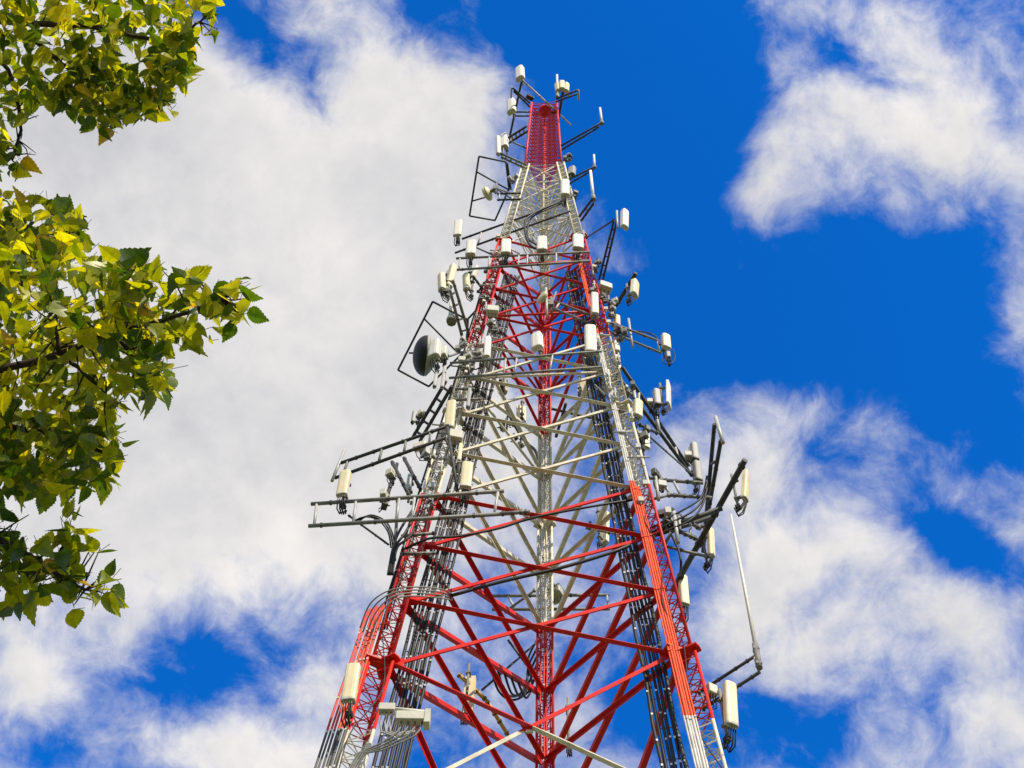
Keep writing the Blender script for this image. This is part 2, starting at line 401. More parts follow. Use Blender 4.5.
levels = [-CZ+1.0, H0-17.5, H0-12.5, H0-7.5, H0-2.5] + [H0+2.5*q for q in range(1, 16)]
levels = sorted(set([-CZ+1.0, H0-17.5, H0-12.5, H0-7.5, H0-2.5] + [H0+2.5*q for q in range(1, 17)]))
Z = Vector((0, 0, 1))
def angle_iron(m, p, q, w, n, flip=1, t=.014):
    """an L section from p to q; n is the face's outward normal"""
    d = (q-p).normalized(); s = d.cross(n).normalized()*flip
    prof = [(0, 0), (w, 0), (w, t), (t, t), (t, w), (0, w)]
    m.prism([(x-w/2, y) for x, y in prof], p, s, n, d, (q-p).length)
for fi, (ka, kb) in enumerate(((0, 1), (1, 2), (2, 0))):
    for li, (h1, h2) in enumerate(zip(levels[:-1], levels[1:])):
        if h2 > HT+.1: continue
        def node(k, h, other):
            c = leg_c(k, h); o = leg_c(other, h); return c + (o-c).normalized()*(leg_side(h-.01)*.42)
        a1, a2, b1, b2 = node(ka, h1, kb), node(ka, h2, kb), node(kb, h1, ka), node(kb, h2, ka)
        nrm = (b1-a1).cross(a2-a1).normalized()
        cen = Vector((0, D, (h1+h2)/2+CZ))
        if nrm.dot(((a1+b2)/2)-cen) < 0: nrm = -nrm
        w = .13 if h1 < H0+10 else (.12 if h1 < H0+20 else (.10 if h1 < H0+30 else .06))
        if h1 < H0-3: w = .17
        m1 = MB(); angle_iron(m1, a1-nrm*.012, b2-nrm*.012, w*.92, -nrm, -1); m1.build('brace', M_PAINT, tower)
        m2 = MB(); angle_iron(m2, b1+nrm*.005, a2+nrm*.005, w*1.05, nrm, 1)
        m2.build('brace', M_PAINT, tower)
        if fi == 0 and h1 > H0-10:
            MB().box(a1.lerp(b2, .5).lerp(b1.lerp(a2, .5), .5)+nrm*.01, .16, .05, .14, (b1-a1).normalized(), nrm, Z).build('crossing_plate', M_PAINT, tower)
    for h in (H0-2.5, H0+17.5, H0+22.5, H0+27.5, H0+32.5, H0+37.5):
        p = leg_c(ka, h); q = leg_c(kb, h)
        m = MB(); m.tube(p.lerp(q, .05), q.lerp(p, .05), .05 if h < H0+30 else .03, 8); m.build('horizontal_strut', M_PAINT, tower)
for k in range(3):
    for h in levels[2:]:
        if h > H0+31: continue
        for o in range(3):
            if o == k: continue
            c = leg_c(k, h); d = (leg_c(o, h)-c).normalized(); n_ = d.cross(Z).normalized()
            MB().box(c+d*(leg_side(h-.01)*.5+.08), .30, .02, .34, d, n_, Z).build('gusset_plate', M_PAINT, tower)
# upper mast
um = MB()
for j0, j1 in ((0, 1), (1, 2), (2, 0)):
    st = .55; nq = int(10/st)
    for q in range(nq):
        h1 = HT+10*q/nq; h2 = HT+10*(q+1)/nq
        A1, A2, B1, B2 = leg_c(j0, h1), leg_c(j0, h2), leg_c(j1, h1), leg_c(j1, h2)
        um.tube(A1, B2, .017, 4, cap=False); um.tube(B1, A2, .017, 4, cap=False); um.tube(A1, B1, .016, 4, cap=False)
mast = um.build('upper_mast', M_PAINT, tower)
for j in range(3):
    c = MB(); c.tube(leg_c(j, HT-.8), leg_c(j, HTOP), .06, 8); c.build('chord', M_PAINT, mast)
# inner lattice of the white section below the mast
um = MB()
for j0, j1 in ((0, 1), (1, 2), (2, 0)):
    for q in range(12):
        h1 = H0+32+8*q/12; h2 = H0+32+8*(q+1)/12
        A1, A2, B1, B2 = leg_c(j0, h1), leg_c(j0, h2), leg_c(j1, h1), leg_c(j1, h2)
        if j0 != 0: um.tube(A1, B2, .02, 4, cap=False); um.tube(B1, A2, .02, 4, cap=False)
        um.tube(A1.lerp(B1, .5), A2, .018, 4, cap=False); um.tube(A1.lerp(B1, .5), B2, .018, 4, cap=False)
um.build('inner_lattice', M_PAINT, tower)
cp = MB()
cp.tube(Vector((0, D, HT-9+CZ)), Vector((0, D, HTOP-.5+CZ)), .055, 8)
for q in range(30): cp.tube(Vector((-.17, D-.05, HT-9+CZ+q*.62)), Vector((.17, D-.05, HT-9+CZ+q*.62)), .018, 5)
cp.build('central_pole', M_PAINT, tower)
# climbing ladder inside the back leg
ld_ = MB()
for s in (-1, 1):
    ld_.path([leg_c(2, h)+Vector((s*.15, -.05, 0)) for h in (0, H0, HT-1)], .022, 6)
h = 0
while h < HT-1:
    c = leg_c(2, h); ld_.tube(c+Vector((-.15, -.05, 0)), c+Vector((.15, -.05, 0)), .014, 5, cap=False); h += .35
ld_.build('ladder', M_PAINT, tower)
# mast top disc (aviation light housing) in red
b = MB(); b.revolve([(.05, -.1), (.30, -.08), (.36, 0), (.30, .35), (.12, .5), (.02, .52)], Vector((0.02, D-.25, HTOP-1.2+CZ)), Z, 20)
tag(b.build('beacon', M_PAINT, None, Vector((0, D, HTOP-1.2+CZ))), 'round red beacon housing inside the top of the mast', 'beacon')

# ------------------------------------------------------------------ feeder cables on the legs
def cable_run(name, label, k, offs, r, m, h0, h1, clip_every, group, clip_m=M_CLIP, tray=True, jitter=.032):
    t = empty(name, leg_c(k, h0)+offs[0], label, 'cables', group)
    h1s = h1 if isinstance(h1, list) else [h1]*len(offs); h1 = max(h1s)
    for c_, ht in zip(offs, h1s):
        hs = list(np.arange(h0, ht, 1.6))+[ht]
        pts = []
        for h in hs: pts.append(leg_c(k, h)+c_*(1-.25*max(0, (h-H0)/40))+Vector((random.uniform(-jitter, jitter), random.uniform(-jitter, jitter), 0)))
        MB().path(pts, r*random.uniform(.68, 1.2), 6).build('cable', m, t)
    if tray:
        h = h0+.3
        while h < h1:
            tr = MB()
            f = (1-.25*max(0, (h-H0)/40)); a = leg_c(k, h)+offs[0]*f; b = leg_c(k, h)+offs[-1]*f
            tr.tube(a+(a-b)*.06+Vector((0, .06, 0)), b+(b-a)*.06+Vector((0, .06, 0)), .018, 4); h += 1.0
            tr.build('support_bar', M_STEEL, t)
    cl = []; h = h0+.3
    while h < h1:
        for c_ in offs:
            if random.random() < .8:
                p = leg_c(k, h+random.uniform(-.06, .06))+c_*(1-.25*max(0, (h-H0)/40)); cl.append(p+Vector((0, -r*.75, 0)))
        h += clip_every
    cl.sort(key=lambda p: -(abs(pix(p)[0]-512) < 530 and abs(pix(p)[1]-384) < 400)*1e3+(p-CAM).length)
    for p in cl[:95]: MB().box(p, .045, .04, .055).build('cable_clip', clip_m, t)
    if len(cl) > 95:
        b = MB()
        for p in cl[95:]: b.box(p, .045, .04, .055)
        b.build('cable_clip', clip_m, t)['kind'] = 'stuff'
    return t
V = Vector
cable_run('cable_ladder', 'wide ladder of black feeder cables inside the front left leg', 0,
          [V((.40+.098*q, .22+.02*q, 0)) for q in range(8)], .044, M_CABLE, .5, H0+27, .95, 'feeder cable ladders')
cable_run('cable_ladder', 'wide ladder of black feeder cables inside the front right leg', 1,
          [V((-.94+.098*q, .40-.02*q, 0)) for q in range(6)], .046, M_CABLE, .5, H0+27, .8, 'feeder cable ladders')
cable_run('painted_cable_bundle', 'orange red painted cables running down the face of the front right leg', 1,
          [V((-.37+.062*q, -.27-.0*q, 0)) for q in range(5)], .031, M_CPAINT, .5, [H0+28.5]*3+[H0+9.7]*2, 2.4, 'painted cable bundles', M_CPAINT, False, .004)
cable_run('painted_cable_bundle', 'fanned out red painted cables on the outer side of the front left leg', 0,
          [V((-.78+.09*q, -.10-.03*q, 0)) for q in range(6)], .034, M_CPAINT2, .5, H0+4.5, 1.2, 'painted cable bundles', M_CLIP, False, .012)
cable_run('cable_ladder', 'thin bundle of dark cables on the outer left leg above the red cables', 0,
          [V((-.42+.08*q, .15, 0)) for q in range(4)], .03, M_CABLE, H0+4, H0+26, 1.1, 'feeder cable ladders')
cable_run('cable_ladder', 'painted cables climbing the back leg in the middle of the tower', 2,
          [V((-.12+.08*q, -.22, 0)) for q in range(3)], .026, M_PAINT, .5, H0+30, 1.4, 'feeder cable ladders')

# ------------------------------------------------------------------ equipment builders
CACHE = {}
def cached(key, fn):
    if key not in CACHE: CACHE[key] = fn()
    return CACHE[key]
def radome_profile(w, d, n=7):
    pts = [(w/2, d/2), (-w/2, d/2)]
    for k in range(n+1):
        a = math.pi + math.pi*k/n
        pts.append((w/2*math.copysign(abs(math.cos(a))**.55, math.cos(a)), -d/2*.1 + d*.42*math.sin(a)*1.0))
    return pts
PN = 0
def panel(px, py, Y, label, L=1.5, Wd=.36, Dp=.16, az=0, tilt=4, m=None, kit=1, pole=True, lean=0, group='panel antennas on the tower', name='panel_antenna', face_off=.16, H=None):
    """panel antenna whose radome centre is seen at px,py"""
    m = m or M_RAD
    c = ath(px, py, H) if H is not None else at(px, py, Y)
    base = c - Z*(L/2)
    t = empty(name, base, label, 'antenna', group)
    t.rotation_euler = (0, R(lean), R(az))
    def rad():
        b = MB(); pr = radome_profile(Wd, Dp); e = .92
        b.loft([(pr, 0, e*.95), (pr, .03, 1), (pr, L-.03, 1), (pr, L, e*.95)], V((0, 0, 0)), smooth=False)
        return b.mesh('radome', m)
    ro = child('radome', cached(('rad', L, Wd, Dp, m.name), rad), t); ro.rotation_euler = (R(tilt), 0, 0)
    def caps():
        b = MB(); pr = radome_profile(Wd*1.015, Dp*1.03); b.loft([(pr, -.018, .95), (pr, 0, 1), (pr, .05, 1)], V((0, 0, 0)))
        for s in (-.28, -.1, .1, .28): b.tube(V((s*Wd, .01, -.10)), V((s*Wd, .01, 0)), .018, 6)
        return b.mesh('end_cap', M_BOX if m is not M_GREY else M_EDARK)
    child('end_cap', cached(('cap', Wd, Dp, m.name), caps), ro)
    if pole:
        def pl(): return MB().tube(V((0, Dp/2+face_off, -.35)), V((0, Dp/2+face_off, L+.18)), .038, 8).mesh('mounting_pole', M_STEEL)
        child('mounting_pole', cached(('pole', L, Dp, face_off), pl), t)
        for z in (.18, L-.2):
            def bk():
                b = MB(); b.box(V((0, Dp/2+face_off*.5, z)), .09, face_off, .05); b.box(V((0, Dp/2+face_off, z)), .15, .11, .07)
                b.tube(V((-.09, Dp/2+face_off, z)), V((.09, Dp/2+face_off, z)), .012, 5); return b.mesh('bracket', M_STEEL)
            child('bracket', cached(('br', Dp, face_off, z), bk), t)
    if kit:
        def cab():
            b = MB(); rnd = random.Random(int(L*100))
            for s in (-.28, -.1, .1, .28)[:2+kit]:
                e = V((s*.3, Dp/2+face_off+.06, -.55-.1*rnd.random()))
                st = V((s*Wd, .01, -.09)); b.path([st, st+V((0, .02, -.10)), (st+e)/2+V((s*.12, -.0, -.08)), e+V((0, 0, .1)), e+V((.0, .03, .3))], .020, 5)
            b.box(V((0, Dp/2+face_off, -.22)), .14, .14, .12)
            return b.mesh('jumper_cable', M_CABLE)
        child('jumper_cable', cached(('cab', L, Wd, Dp, kit), cab), t)
    return t
def radio(px, py, Y, label, w=.34, h=.45, d=.2, az=0, m=None, H=None, cables=True, group='radio units on the tower'):
    m = m or M_BOX
    c = ath(px, py, H) if H is not None else at(px, py, Y)
    t = empty('radio_unit', c-Z*h/2, label, 'radio unit', group); t.rotation_euler = (0, 0, R(az))
    def bd():
        b = MB(); b.box(V((0, 0, h/2)), w, d, h, bev=.018); return b.mesh('housing', m)
    child('housing', cached(('rb', w, h, d, m.name), bd), t)
    def fin():
        b = MB(); n = 7
        for k in range(n): b.box(V((-w*.42+w*.84*k/(n-1), d/2+.025, h/2)), .012, .05, h*.86)
        return b.mesh('cooling_fins', M_GREY)
    child('cooling_fins', cached(('fin', w, h, d), fin), t)
    def br():
        b = MB(); b.tube(V((0, d/2+.13, -.2)), V((0, d/2+.13, h+.2)), .035, 8)
        for z in (h*.25, h*.75): b.box(V((0, d/2+.08, z)), .16, .14, .05)
        return b.mesh('bracket', M_STEEL)
    child('bracket', cached(('rbr', h, d), br), t)
    if cables:
        def cb():
            b = MB()
            for s in (-.3, 0, .3):
                b.path([V((s*w, 0, 0)), V((s*w, 0, -.15)), V((s*w+.04, .08, -.32)), V((s*w*.5, .2, -.30)), V((s*w*.4, .24, -.1))], .015, 5)
            return b.mesh('cable', M_CABLE)
        child('cable', cached(('rc', w), cb), t)
    return t
def cluster(px, py, Y, label, w, h, n=5, seed=1, H=None):
    c = at(px, py, Y); rnd = random.Random(seed)
    t = empty('equipment_cluster', c-Z*h/2, label, 'radio equipment', 'equipment clusters on the tower')
    MB().tube(c-Z*(h/2+.1), c+Z*(h/2+.15), .04, 8).build('mounting_pole', M_STEEL, t)
    for k in range(n):
        p = c+V((rnd.uniform(-.5, .5)*w, rnd.uniform(-.22, .1), (k+.5)/n*h-h/2)); s = rnd.uniform(.6, 1.1)
        x = V((math.cos(k*1.3+seed), math.sin(k*1.3+seed), 0)); y = Z.cross(x)
        b = MB(); b.box(p, .24*s, .16*s, .26*s, x, y, Z, bev=.015)
        b.build('housing', (M_BOX, M_EDARK, M_STEEL, M_GREY)[rnd.randrange(4)], t)
        b = MB(); b.path([p-Z*.13*s, p+V((rnd.uniform(-.15, .15), -.06, -.28*s)), p+V((rnd.uniform(-.25, .25), 0, -.38*s)), c+V((0, .05, p.z-c.z-.15))], .017, 5)
        b.build('cable', M_CABLE, t)
    return t
def clamp(m, p, d, s=.08): 
    x, y = basis(d); m.box(p, s*1.6, s*1.6, s, x, y, d.normalized())
def frame(label, rails, spacers=(), arms=(), m=None, r=.045, name='antenna_mount', sm=None, posts=(), box_rail=False, group='antenna mounts bolted to the tower'):
    """rails: list of (P,Q); spacers: fractions along the first two rails; arms/posts: extra (P,Q) members"""
    m = m or M_STEEL
    t = empty(name, rails[0][0], label, 'antenna mount', group)
    for p, q in rails:
        b = MB()
        if box_rail:
            d = (q-p).normalized(); x, y = basis(d); b.prism([(-r, -r), (r, -r), (r, r), (-r, r)], p, x, y, d, (q-p).length)
        else: b.tube(p, q, r, 8)
        b.build('rail', m, t)
    if len(rails) > 1:
        (p, q), (p2, q2) = rails[:2]
        for f in spacers:
            a, b_ = p.lerp(q, f), p2.lerp(q2, f)
            s = MB().tube(a+(a-b_).normalized()*.03, b_, r*.75, 6); s.build('spacer', sm or M_LIGHT, t)
    for p, q in arms:
        b = MB().tube(p, q, r*.8, 8); clamp(b, p.lerp(q, .02), q-p, .07); clamp(b, p.lerp(q, .98), q-p, .07); b.build('arm', m, t)
    for p, q in posts:
        b = MB().tube(p, q, r*.95, 8); b.build('post', M_LIGHT, t)
    for p, q in rails:
        for f in (.08, .37, .66, .9):
            cl = MB(); clamp(cl, p.lerp(q, f+random.uniform(-.05, .05)), q-p, r*1.15); cl.build('clamp', M_DARK, t)
    return t
def hr(px1, py1, Y1, px2, py2, dz=0):
    """a level rail through two image points; first at depth Y1"""
    a = at(px1, py1, Y1); b = ath(px2, py2, a.z-CZ); return a, b
def whip(p, q, label, r=.035, r2=.02, m=None, name='whip_antenna'):
    p = V(p); q = V(q); m = m or M_RAD
    t = empty(name, p, label, 'antenna', 'whip antennas')
    MB().tube(p.lerp(q, .12), q, r, 8, r2).build('rod', m, t)
    b = MB().tube(p, p.lerp(q, .13), r*1.5, 8); 
    for f in (.02, .10): clamp(b, p.lerp(q, f), q-p, min(r*2, .09))
    b.build('base', M_STEEL, t); return t
def loose(label, pts, r=.028, m=None, name='loose_cable', group='loose cables'):
    # smooth the way points
    P = [V(p) for p in pts]; out = []
    for i in range(len(P)-1):
        p0 = P[max(i-1, 0)]; p1 = P[i]; p2 = P[i+1]; p3 = P[min(i+2, len(P)-1)]
        for k in range(6):
            t = k/6; out.append(.5*((2*p1)+(p2-p0)*t+(2*p0-5*p1+4*p2-p3)*t*t+(3*p1-p0-3*p2+p3)*t**3))
    out.append(P[-1])
    return tag(MB().path(out, r, 6).build(name, m or M_CABLE, None, P[0]), label, 'cable', group)

# ------------------------------------------------------------------ equipment, lowest first
def yo(py, off): return yf(py)-off
# -- bottom left
panel(351, 683, yo(683, .75), 'cream panel antenna low on the outer side of the left leg, below all others', 1.1, 0.33, 0.15, -12, 3, M_CREAM)
jb = empty('junction_box', at(408, 718, yo(718, .6)), 'pair of cream junction boxes with grey hoses low on the left leg', 'junction box')
b = MB(); c = at(387, 709, yo(718, .6)); b.box(c, .36, .2, .22, bev=.015); b.build('housing', M_BOX, jb)
b = MB(); c2 = at(411, 718, yo(718, .65)); b.box(c2, .66, .22, .26, bev=.015); b.box(c2+V((.36, 0, -.03)), .13, .26, .42, bev=.01); b.build('housing', M_BOX, jb)
for q in range(4):
    b = MB(); s = c2+V((-.2+.15*q, 0, -.12)); b.path([s, s+V((0, -.02, -.2)), s+V((-.12, 0, -.42)), s+V((-.45-.1*q, .1, -.6-.05*q)), s+V((-.85-.1*q, .2, -.75)), s+V((-1.0-.1*q, .2, -1.2)), s+V((-1.05-.1*q, .2, -2.2))], .021, 7); b.build('hose', M_STEEL, jb)
b = MB()
for q in range(3): s = c+V((-.1+.1*q, 0, -.1)); b.path([s, s+V((0, -.03, -.35)), s+V((.05, 0, -.6)), s+V((.3, 0, -.72)), s+V((.6, .05, -.5)), s+V((.7, .05, -.2))], .022, 7)
b.build('hose', M_GREY, jb)
b = MB(); b.tube(c+V((.1, .0, .02)), c2+V((.3, 0, .2)), .04, 8); b.build('conduit', M_BOX, jb)

# -- lower right arm with whip
ya = yo(690, -.35)
r1 = hr(700, 692, ya, 755, 656); r2 = hr(704, 708, ya, 760, 672)
r2 = (at(704, 708, ya), ath(760, 672, at(704, 708, ya).z-CZ))
frame('dark two rail arm holding the long whip at lower right', [r1, r2], (.02, .985), [(r1[0]+V((-.25, 0, 0)), r1[0]), (r2[0]+V((-.3, 0, 0)), r2[0])], M_DARK, .04, 'outrigger_arm')
wb = at(759, 660, r1[1].y-.05)
whip(at(759.5, 668, r1[1].y-.05), at(731, 515, r1[1].y+1.3), 'long white whip antenna leaning at the lower right', .05, .03)
panel(729, 706.0, yo(700, .35), 'cream panel antenna with dark underside under the lower right arm', 1.2, 0.31, 0.17, 28, 8, M_CREAM, kit=2)
radio(712, 690, yo(690, .1), 'small radio unit between right leg and the lowest right panel', .25, .3, .16, 30)
# -- big left frame E
yE = yo(505, 1.25)
e1 = hr(311, 504, yE, 504, 491); e2 = (at(308.5, 526, yE), ath(500, 514, at(308.5, 526, yE).z-CZ)); e3 = (ath(500, 514, e2[0].z-CZ), ath(530, 511.5, e2[0].z-CZ))
tE = frame('long two rail frame reaching far left across the left leg', [e1, e2, e3], (.03, .235, .46, .54, .97), [(at(412, 503, yo(503, 1.2)), at(412, 503, yo(503, .1))), (at(394, 560, yo(503, .7)), at(398, 500, yE+.1))], M_STEEL, .055)
panel(344, 484.0, yE-.22, 'cream panel antenna on the far left end of the long frame', 1.0, 0.31, .15, -14, 5, M_CREAM, kit=2)
panel(466.5, 476, yE-.2, 'cream panel antenna on the long frame right of the left leg', 1.05, 0.32, .15, 6, 5, M_CREAM, kit=2)
frame('thin diagonal stay dropping from the long frame towards the left leg', [(at(348, 515, yE+.1), at(389, 545, yo(540, .3)))], (), (), M_DARK, .03, 'stay_pole')
frame('pair of short grey bars clamped across the left leg under the long frame', [(at(401, 536, yo(530, .35)), at(436, 533, yo(530, .35))), (at(400, 554, yo(545, .35)), at(436, 553, yo(545, .35)))], (), (), M_STEEL, .045, 'cross_bar')
# -- left frame D
yD = yo(440, 1.0)
d1 = hr(445, 427, yD, 341, 463); d2 = (at(445, 438, yD), ath(335, 478, at(445, 438, yD).z-CZ))
frame('two rail frame with vertical end pole slanting down left above the long frame', [d1, d2], (.14, .37, .60, .93), [(at(447, 425, yD-.05), at(458, 495, yE+.15))], M_DARK, .055, sm=M_STEEL, posts=[(at(344.5, 450, d1[1].y), at(332, 481, d1[1].y+.1))])
frame('crossed dark struts hanging between the two left frames', [(at(392, 462, 22.9), at(410, 497, 22.2)), (at(404, 458, 23.0), at(421, 490, 22.4)), (at(386, 500, 22.3), at(397, 464, 23.2))], (), (), M_DARK, .06, 'strut_set')
radio(390, 473, 22.6, 'small cream radio unit on the crossed struts left of the left leg', .24, .3, .18, -30)
panel(409, 482, 22.4, 'slim white tube antenna beside the crossed struts', .8, .14, .1, -10, 0, M_GREY, 0)
radio(420, 446, 22.9, 'cream radio unit just under the slanting left frame', .42, .26, .2, -20)
cluster(384, 502, 22.4, 'dark cluster of connectors under the crossed struts', .22, .3, 3, 27)
# -- long dark arm on left towards lower left with dish cluster
g1 = hr(446, 381, 22.2, 413, 437); g2 = (at(452, 386, 22.2), ath(420, 441, at(452, 386, 22.2).z-CZ))
frame('dark double rail arm running down left from below the dome dish', [g1, g2], (.1, .3, .5, .7, .9), (), M_DARK, .06, 'outrigger_arm', M_DARK)
panel(413.5, 417, g1[1].y-.1, 'small grey tube antenna at the far end of the dark left arm', .72, .15, .13, -50, 0, M_GREY, 0)
radio(420.5, 413, g1[1].y-.2, 'little radio unit beside the tube antenna at left', .2, .25, .15, -40)
panel(450.5, 415.0, yo(414, .55), 'tilted cream panel antenna covering the left leg below the dome dish', 1.45, 0.3, .14, -12, 3, M_CREAM, 1)
radio(455.5, 437, yo(437, .6), 'square cream equipment box where the slanting frame meets the left leg', .42, .42, .3, 12)
panel(397+63, 452, yo(452, .5), 'short cream tube antenna on the chord under the square box', .9, .12, .1, 0, 0, M_CREAM, 0)
for (px, py, n_) in ((469, 396, 'short pale tube antenna right of the left leg below the dome dish'), (436, 376, 'left of two pale tube antennas behind the dome dish'), (443.5, 377, 'right of two pale tube antennas behind the dome dish')):
    panel(px, py, yo(py, .5), n_, 1.4, .12, .1, 0, 0, M_GREY, 0, pole=False)

# -- dome dish
def dish(px, py, Y, ax, rad, label, m, depth, drum, arm_to):
    c = at(px, py, Y); ax = V(ax).normalized()
    t = empty('dish_antenna', c, label, 'dish antenna')
    b = MB(); b.revolve([(rad, 0), (rad, drum)], c, ax, 28) if drum else None
    prof = [(rad*math.cos(a), drum+depth*math.sin(a)) for a in [R(90)*k/8 for k in range(9)]]; prof[-1] = (.01, drum+depth)
    b2 = MB(); b2.revolve([(rad*1.02, drum-.03)]+prof, c, ax, 28); b2.build('radome', m, t)
    b.revolve([(.05, -rad*.42), (rad*.35, -rad*.40), (rad*.75, -rad*.2), (rad, 0)], c, ax, 28); b.build('reflector', M_CREAM if m is M_CREAM else M_GREY, t)
    b = MB(); b.tube(c-ax*rad*.4, c-ax*(rad*.4+.3), .08, 8); b.box(c-ax*(rad*.4+.25), .22, .22, .4); b.tube(c-ax*(rad*.4+.3)+V((0, 0, -.6)), c-ax*(rad*.4+.3)+V((0, 0, .6)), .05, 8)
    for a_ in arm_to: b.tube(c-ax*(rad*.4+.3), a_, .04, 8)
    b.build('mount', M_STEEL, t); return t
dish(428, 356, 22.1, (-.93, -.12, -.05), .70, 'large dark dome dish antenna pointing left inside the lower square frame', M_DOME, .42, .10, [at(462, 352, 22.6)])
panel(434.5, 350, 21.6, 'wide white panel antenna right in front of the dark dome dish', 0.95, .42, .26, -28, 4, M_RAD, 1)
radio(444, 352, 21.9, 'narrow white box beside the wide panel at the dome dish', .2, .55, .2, -20, M_RAD)
def loop(label, pts, cross, r=.04):
    t = empty('pipe_frame', pts[0], label, 'pipe frame', 'square pipe frames on the left')
    for p, q in zip(pts, pts[1:]+pts[:1] if len(pts) > 3 else pts[1:]): MB().tube(p, q, r, 8).build('pipe', M_DARK, t)
    for p, q in cross: MB().tube(p, q, r*.9, 8).build('cross_pipe', M_DARK, t)
    return t
hL = at(432.7, 301.6, 21.6).z-CZ
P_ = lambda x, y: ath(x, y, hL)
loop('lower and larger square pipe frame around the dark dome dish', [P_(432.7, 301.6), P_(398, 370), P_(428.8, 386.5), P_(438, 377), P_(466, 350), P_(468, 320)], [(P_(425, 319.5), P_(458, 353)), (P_(409, 353), P_(418, 353))])
hU = at(479, 156.4, 22.2).z-CZ; PU = lambda x, y: ath(x, y, hU)
loop('upper and smaller square pipe frame around the cream dish', [PU(479, 156.4), PU(469.5, 216), PU(495, 220.5), PU(509, 189), PU(506, 162)], [(PU(477, 172), PU(509, 190)), (PU(472.6, 201), PU(490, 196)), (PU(507.5, 163), PU(511, 190))], .045)
dish(488, 193, 23.2, (-.78, .50, .05), .36, 'small cream dish antenna pointing left inside the upper square frame', M_CREAM, .12, .08, [at(516, 195, 23.6), at(512, 199, 23.6)])
frame('short two rail bracket carrying the cream dish off the left leg', [hr(497, 194, 23.1, 521, 193), hr(497, 200, 23.1, 521, 199)], (.1,), (), M_DARK, .05, 'dish_bracket')
dish(543, 298, yo(299, 1.0), (-.72, -.60, .1), .27, 'small cream dish antenna in the middle of the front face', M_CREAM, .06, .08, [at(556, 292, 22)])
# -- left cluster at y 270-330
k1 = hr(463, 340, 22.9, 448, 283); k2 = (at(470, 338, 22.9), ath(453, 280, at(470, 338, 22.9).z-CZ))
frame('pale double rail arm rising up left above the dome dish', [k1, k2], (.15, .35, .6, .8), (), M_STEEL, .055, 'outrigger_arm')
panel(442.5, 283, k1[1].y-.1, 'leftmost small cream panel on the tip of the pale left arm', 1.1, .28, .2, -60, 6, M_CREAM, 1)
panel(450.5, 277, k1[1].y+.1, 'pointed white panel antenna behind the tip of the pale left arm', 1.5, .26, .2, 40, 5, M_CREAM, 0)
cluster(446, 291, k1[1].y, 'dark radio unit hanging under the tip of the pale left arm', .25, .35, 3, 44)
whip(at(451.5, 322, 23.3), at(451.0, 300, 23.4), 'stubby cone shaped white antenna halfway along the pale left arm', .13, .05)
k3 = hr(486, 294, 23.2, 473, 276)
frame('short dark arm reaching up left beside the upper left leg', [k3], (), [(at(478, 292, 23.2), at(493, 272, 23.2)), (at(467, 320, 23.3), at(482, 304, 23.2))], M_DARK, .05, 'outrigger_arm')
panel(467, 283, k3[1].y, 'small cream panel antenna left of the short dark arm', 1.15, .26, .2, -50, 6, M_CREAM, 1)
panel(474, 273, k3[1].y+.3, 'small tilted white panel antenna at the tip of the short dark arm', .8, .24, .12, 60, 12, M_RAD, 0)
radio(492.5, 311, yo(311, .6), 'square cream box on the left leg between the two red struts', .42, .4, .3, 5)
cluster(490, 326, yo(326, .55), 'dark equipment cluster below the square cream box on left leg', .5, .7, 5, 0)
panel(487.5, 348, yo(348, .8), 'slim white tube antenna standing over the left leg above the white band', 1.25, 0.22, .2, -10, 3, M_RAD, 0)
panel(537, 342, yo(342, 1.0), 'broad white panel antenna hanging in the middle over the grey frame', 0.85, 0.4, 0.24, -28, 5, M_RAD, 0)
# -- central grey frame at y 360-372
yG = yo(365, .8)
q1 = hr(450, 363, yG, 606, 351); q2 = (at(449, 378, yG), ath(602, 367, at(449, 378, yG).z-CZ))
frame('grey two rail frame across the front face under the middle white panel', [q1, q2], (.36, .43, .66, .98), (), M_STEEL, .045)
frame('short grey bars clamped to the left leg below the dome dish', [hr(455, 389, yo(389, .4), 475, 389), hr(455, 400, yo(400, .4), 482, 399)], (), (), M_STEEL, .045, 'cross_bar')
# -- A frame (row of panels)
yA = yo(250, 1.0)
a1 = hr(456, 258.5, yA, 590, 252); a2 = (at(455, 270, yA), ath(590, 261, at(455, 270, yA).z-CZ))
frame('grey two rail frame under the row of four white panels', [a1, a2], (.03, .25, .47, .535, .75), (), M_STEEL, .05)
for px, py, w_, n_ in ((471, 249, 0.43, 'leftmost of the four white panels in a row, beyond the left leg'), (506, 248, 0.43, 'second from left of the four white panels in a row, over left leg'), (542, 245, 0.45, 'third from left of the four white panels in a row, mid face'), (578, 243, 0.47, 'rightmost of the four white panels in a row, over the right leg')):
    panel(px, py, yA-.22, n_, 1.05, w_-.04, .22, -4 if px < 570 else 6, 5, M_RAD, 1)
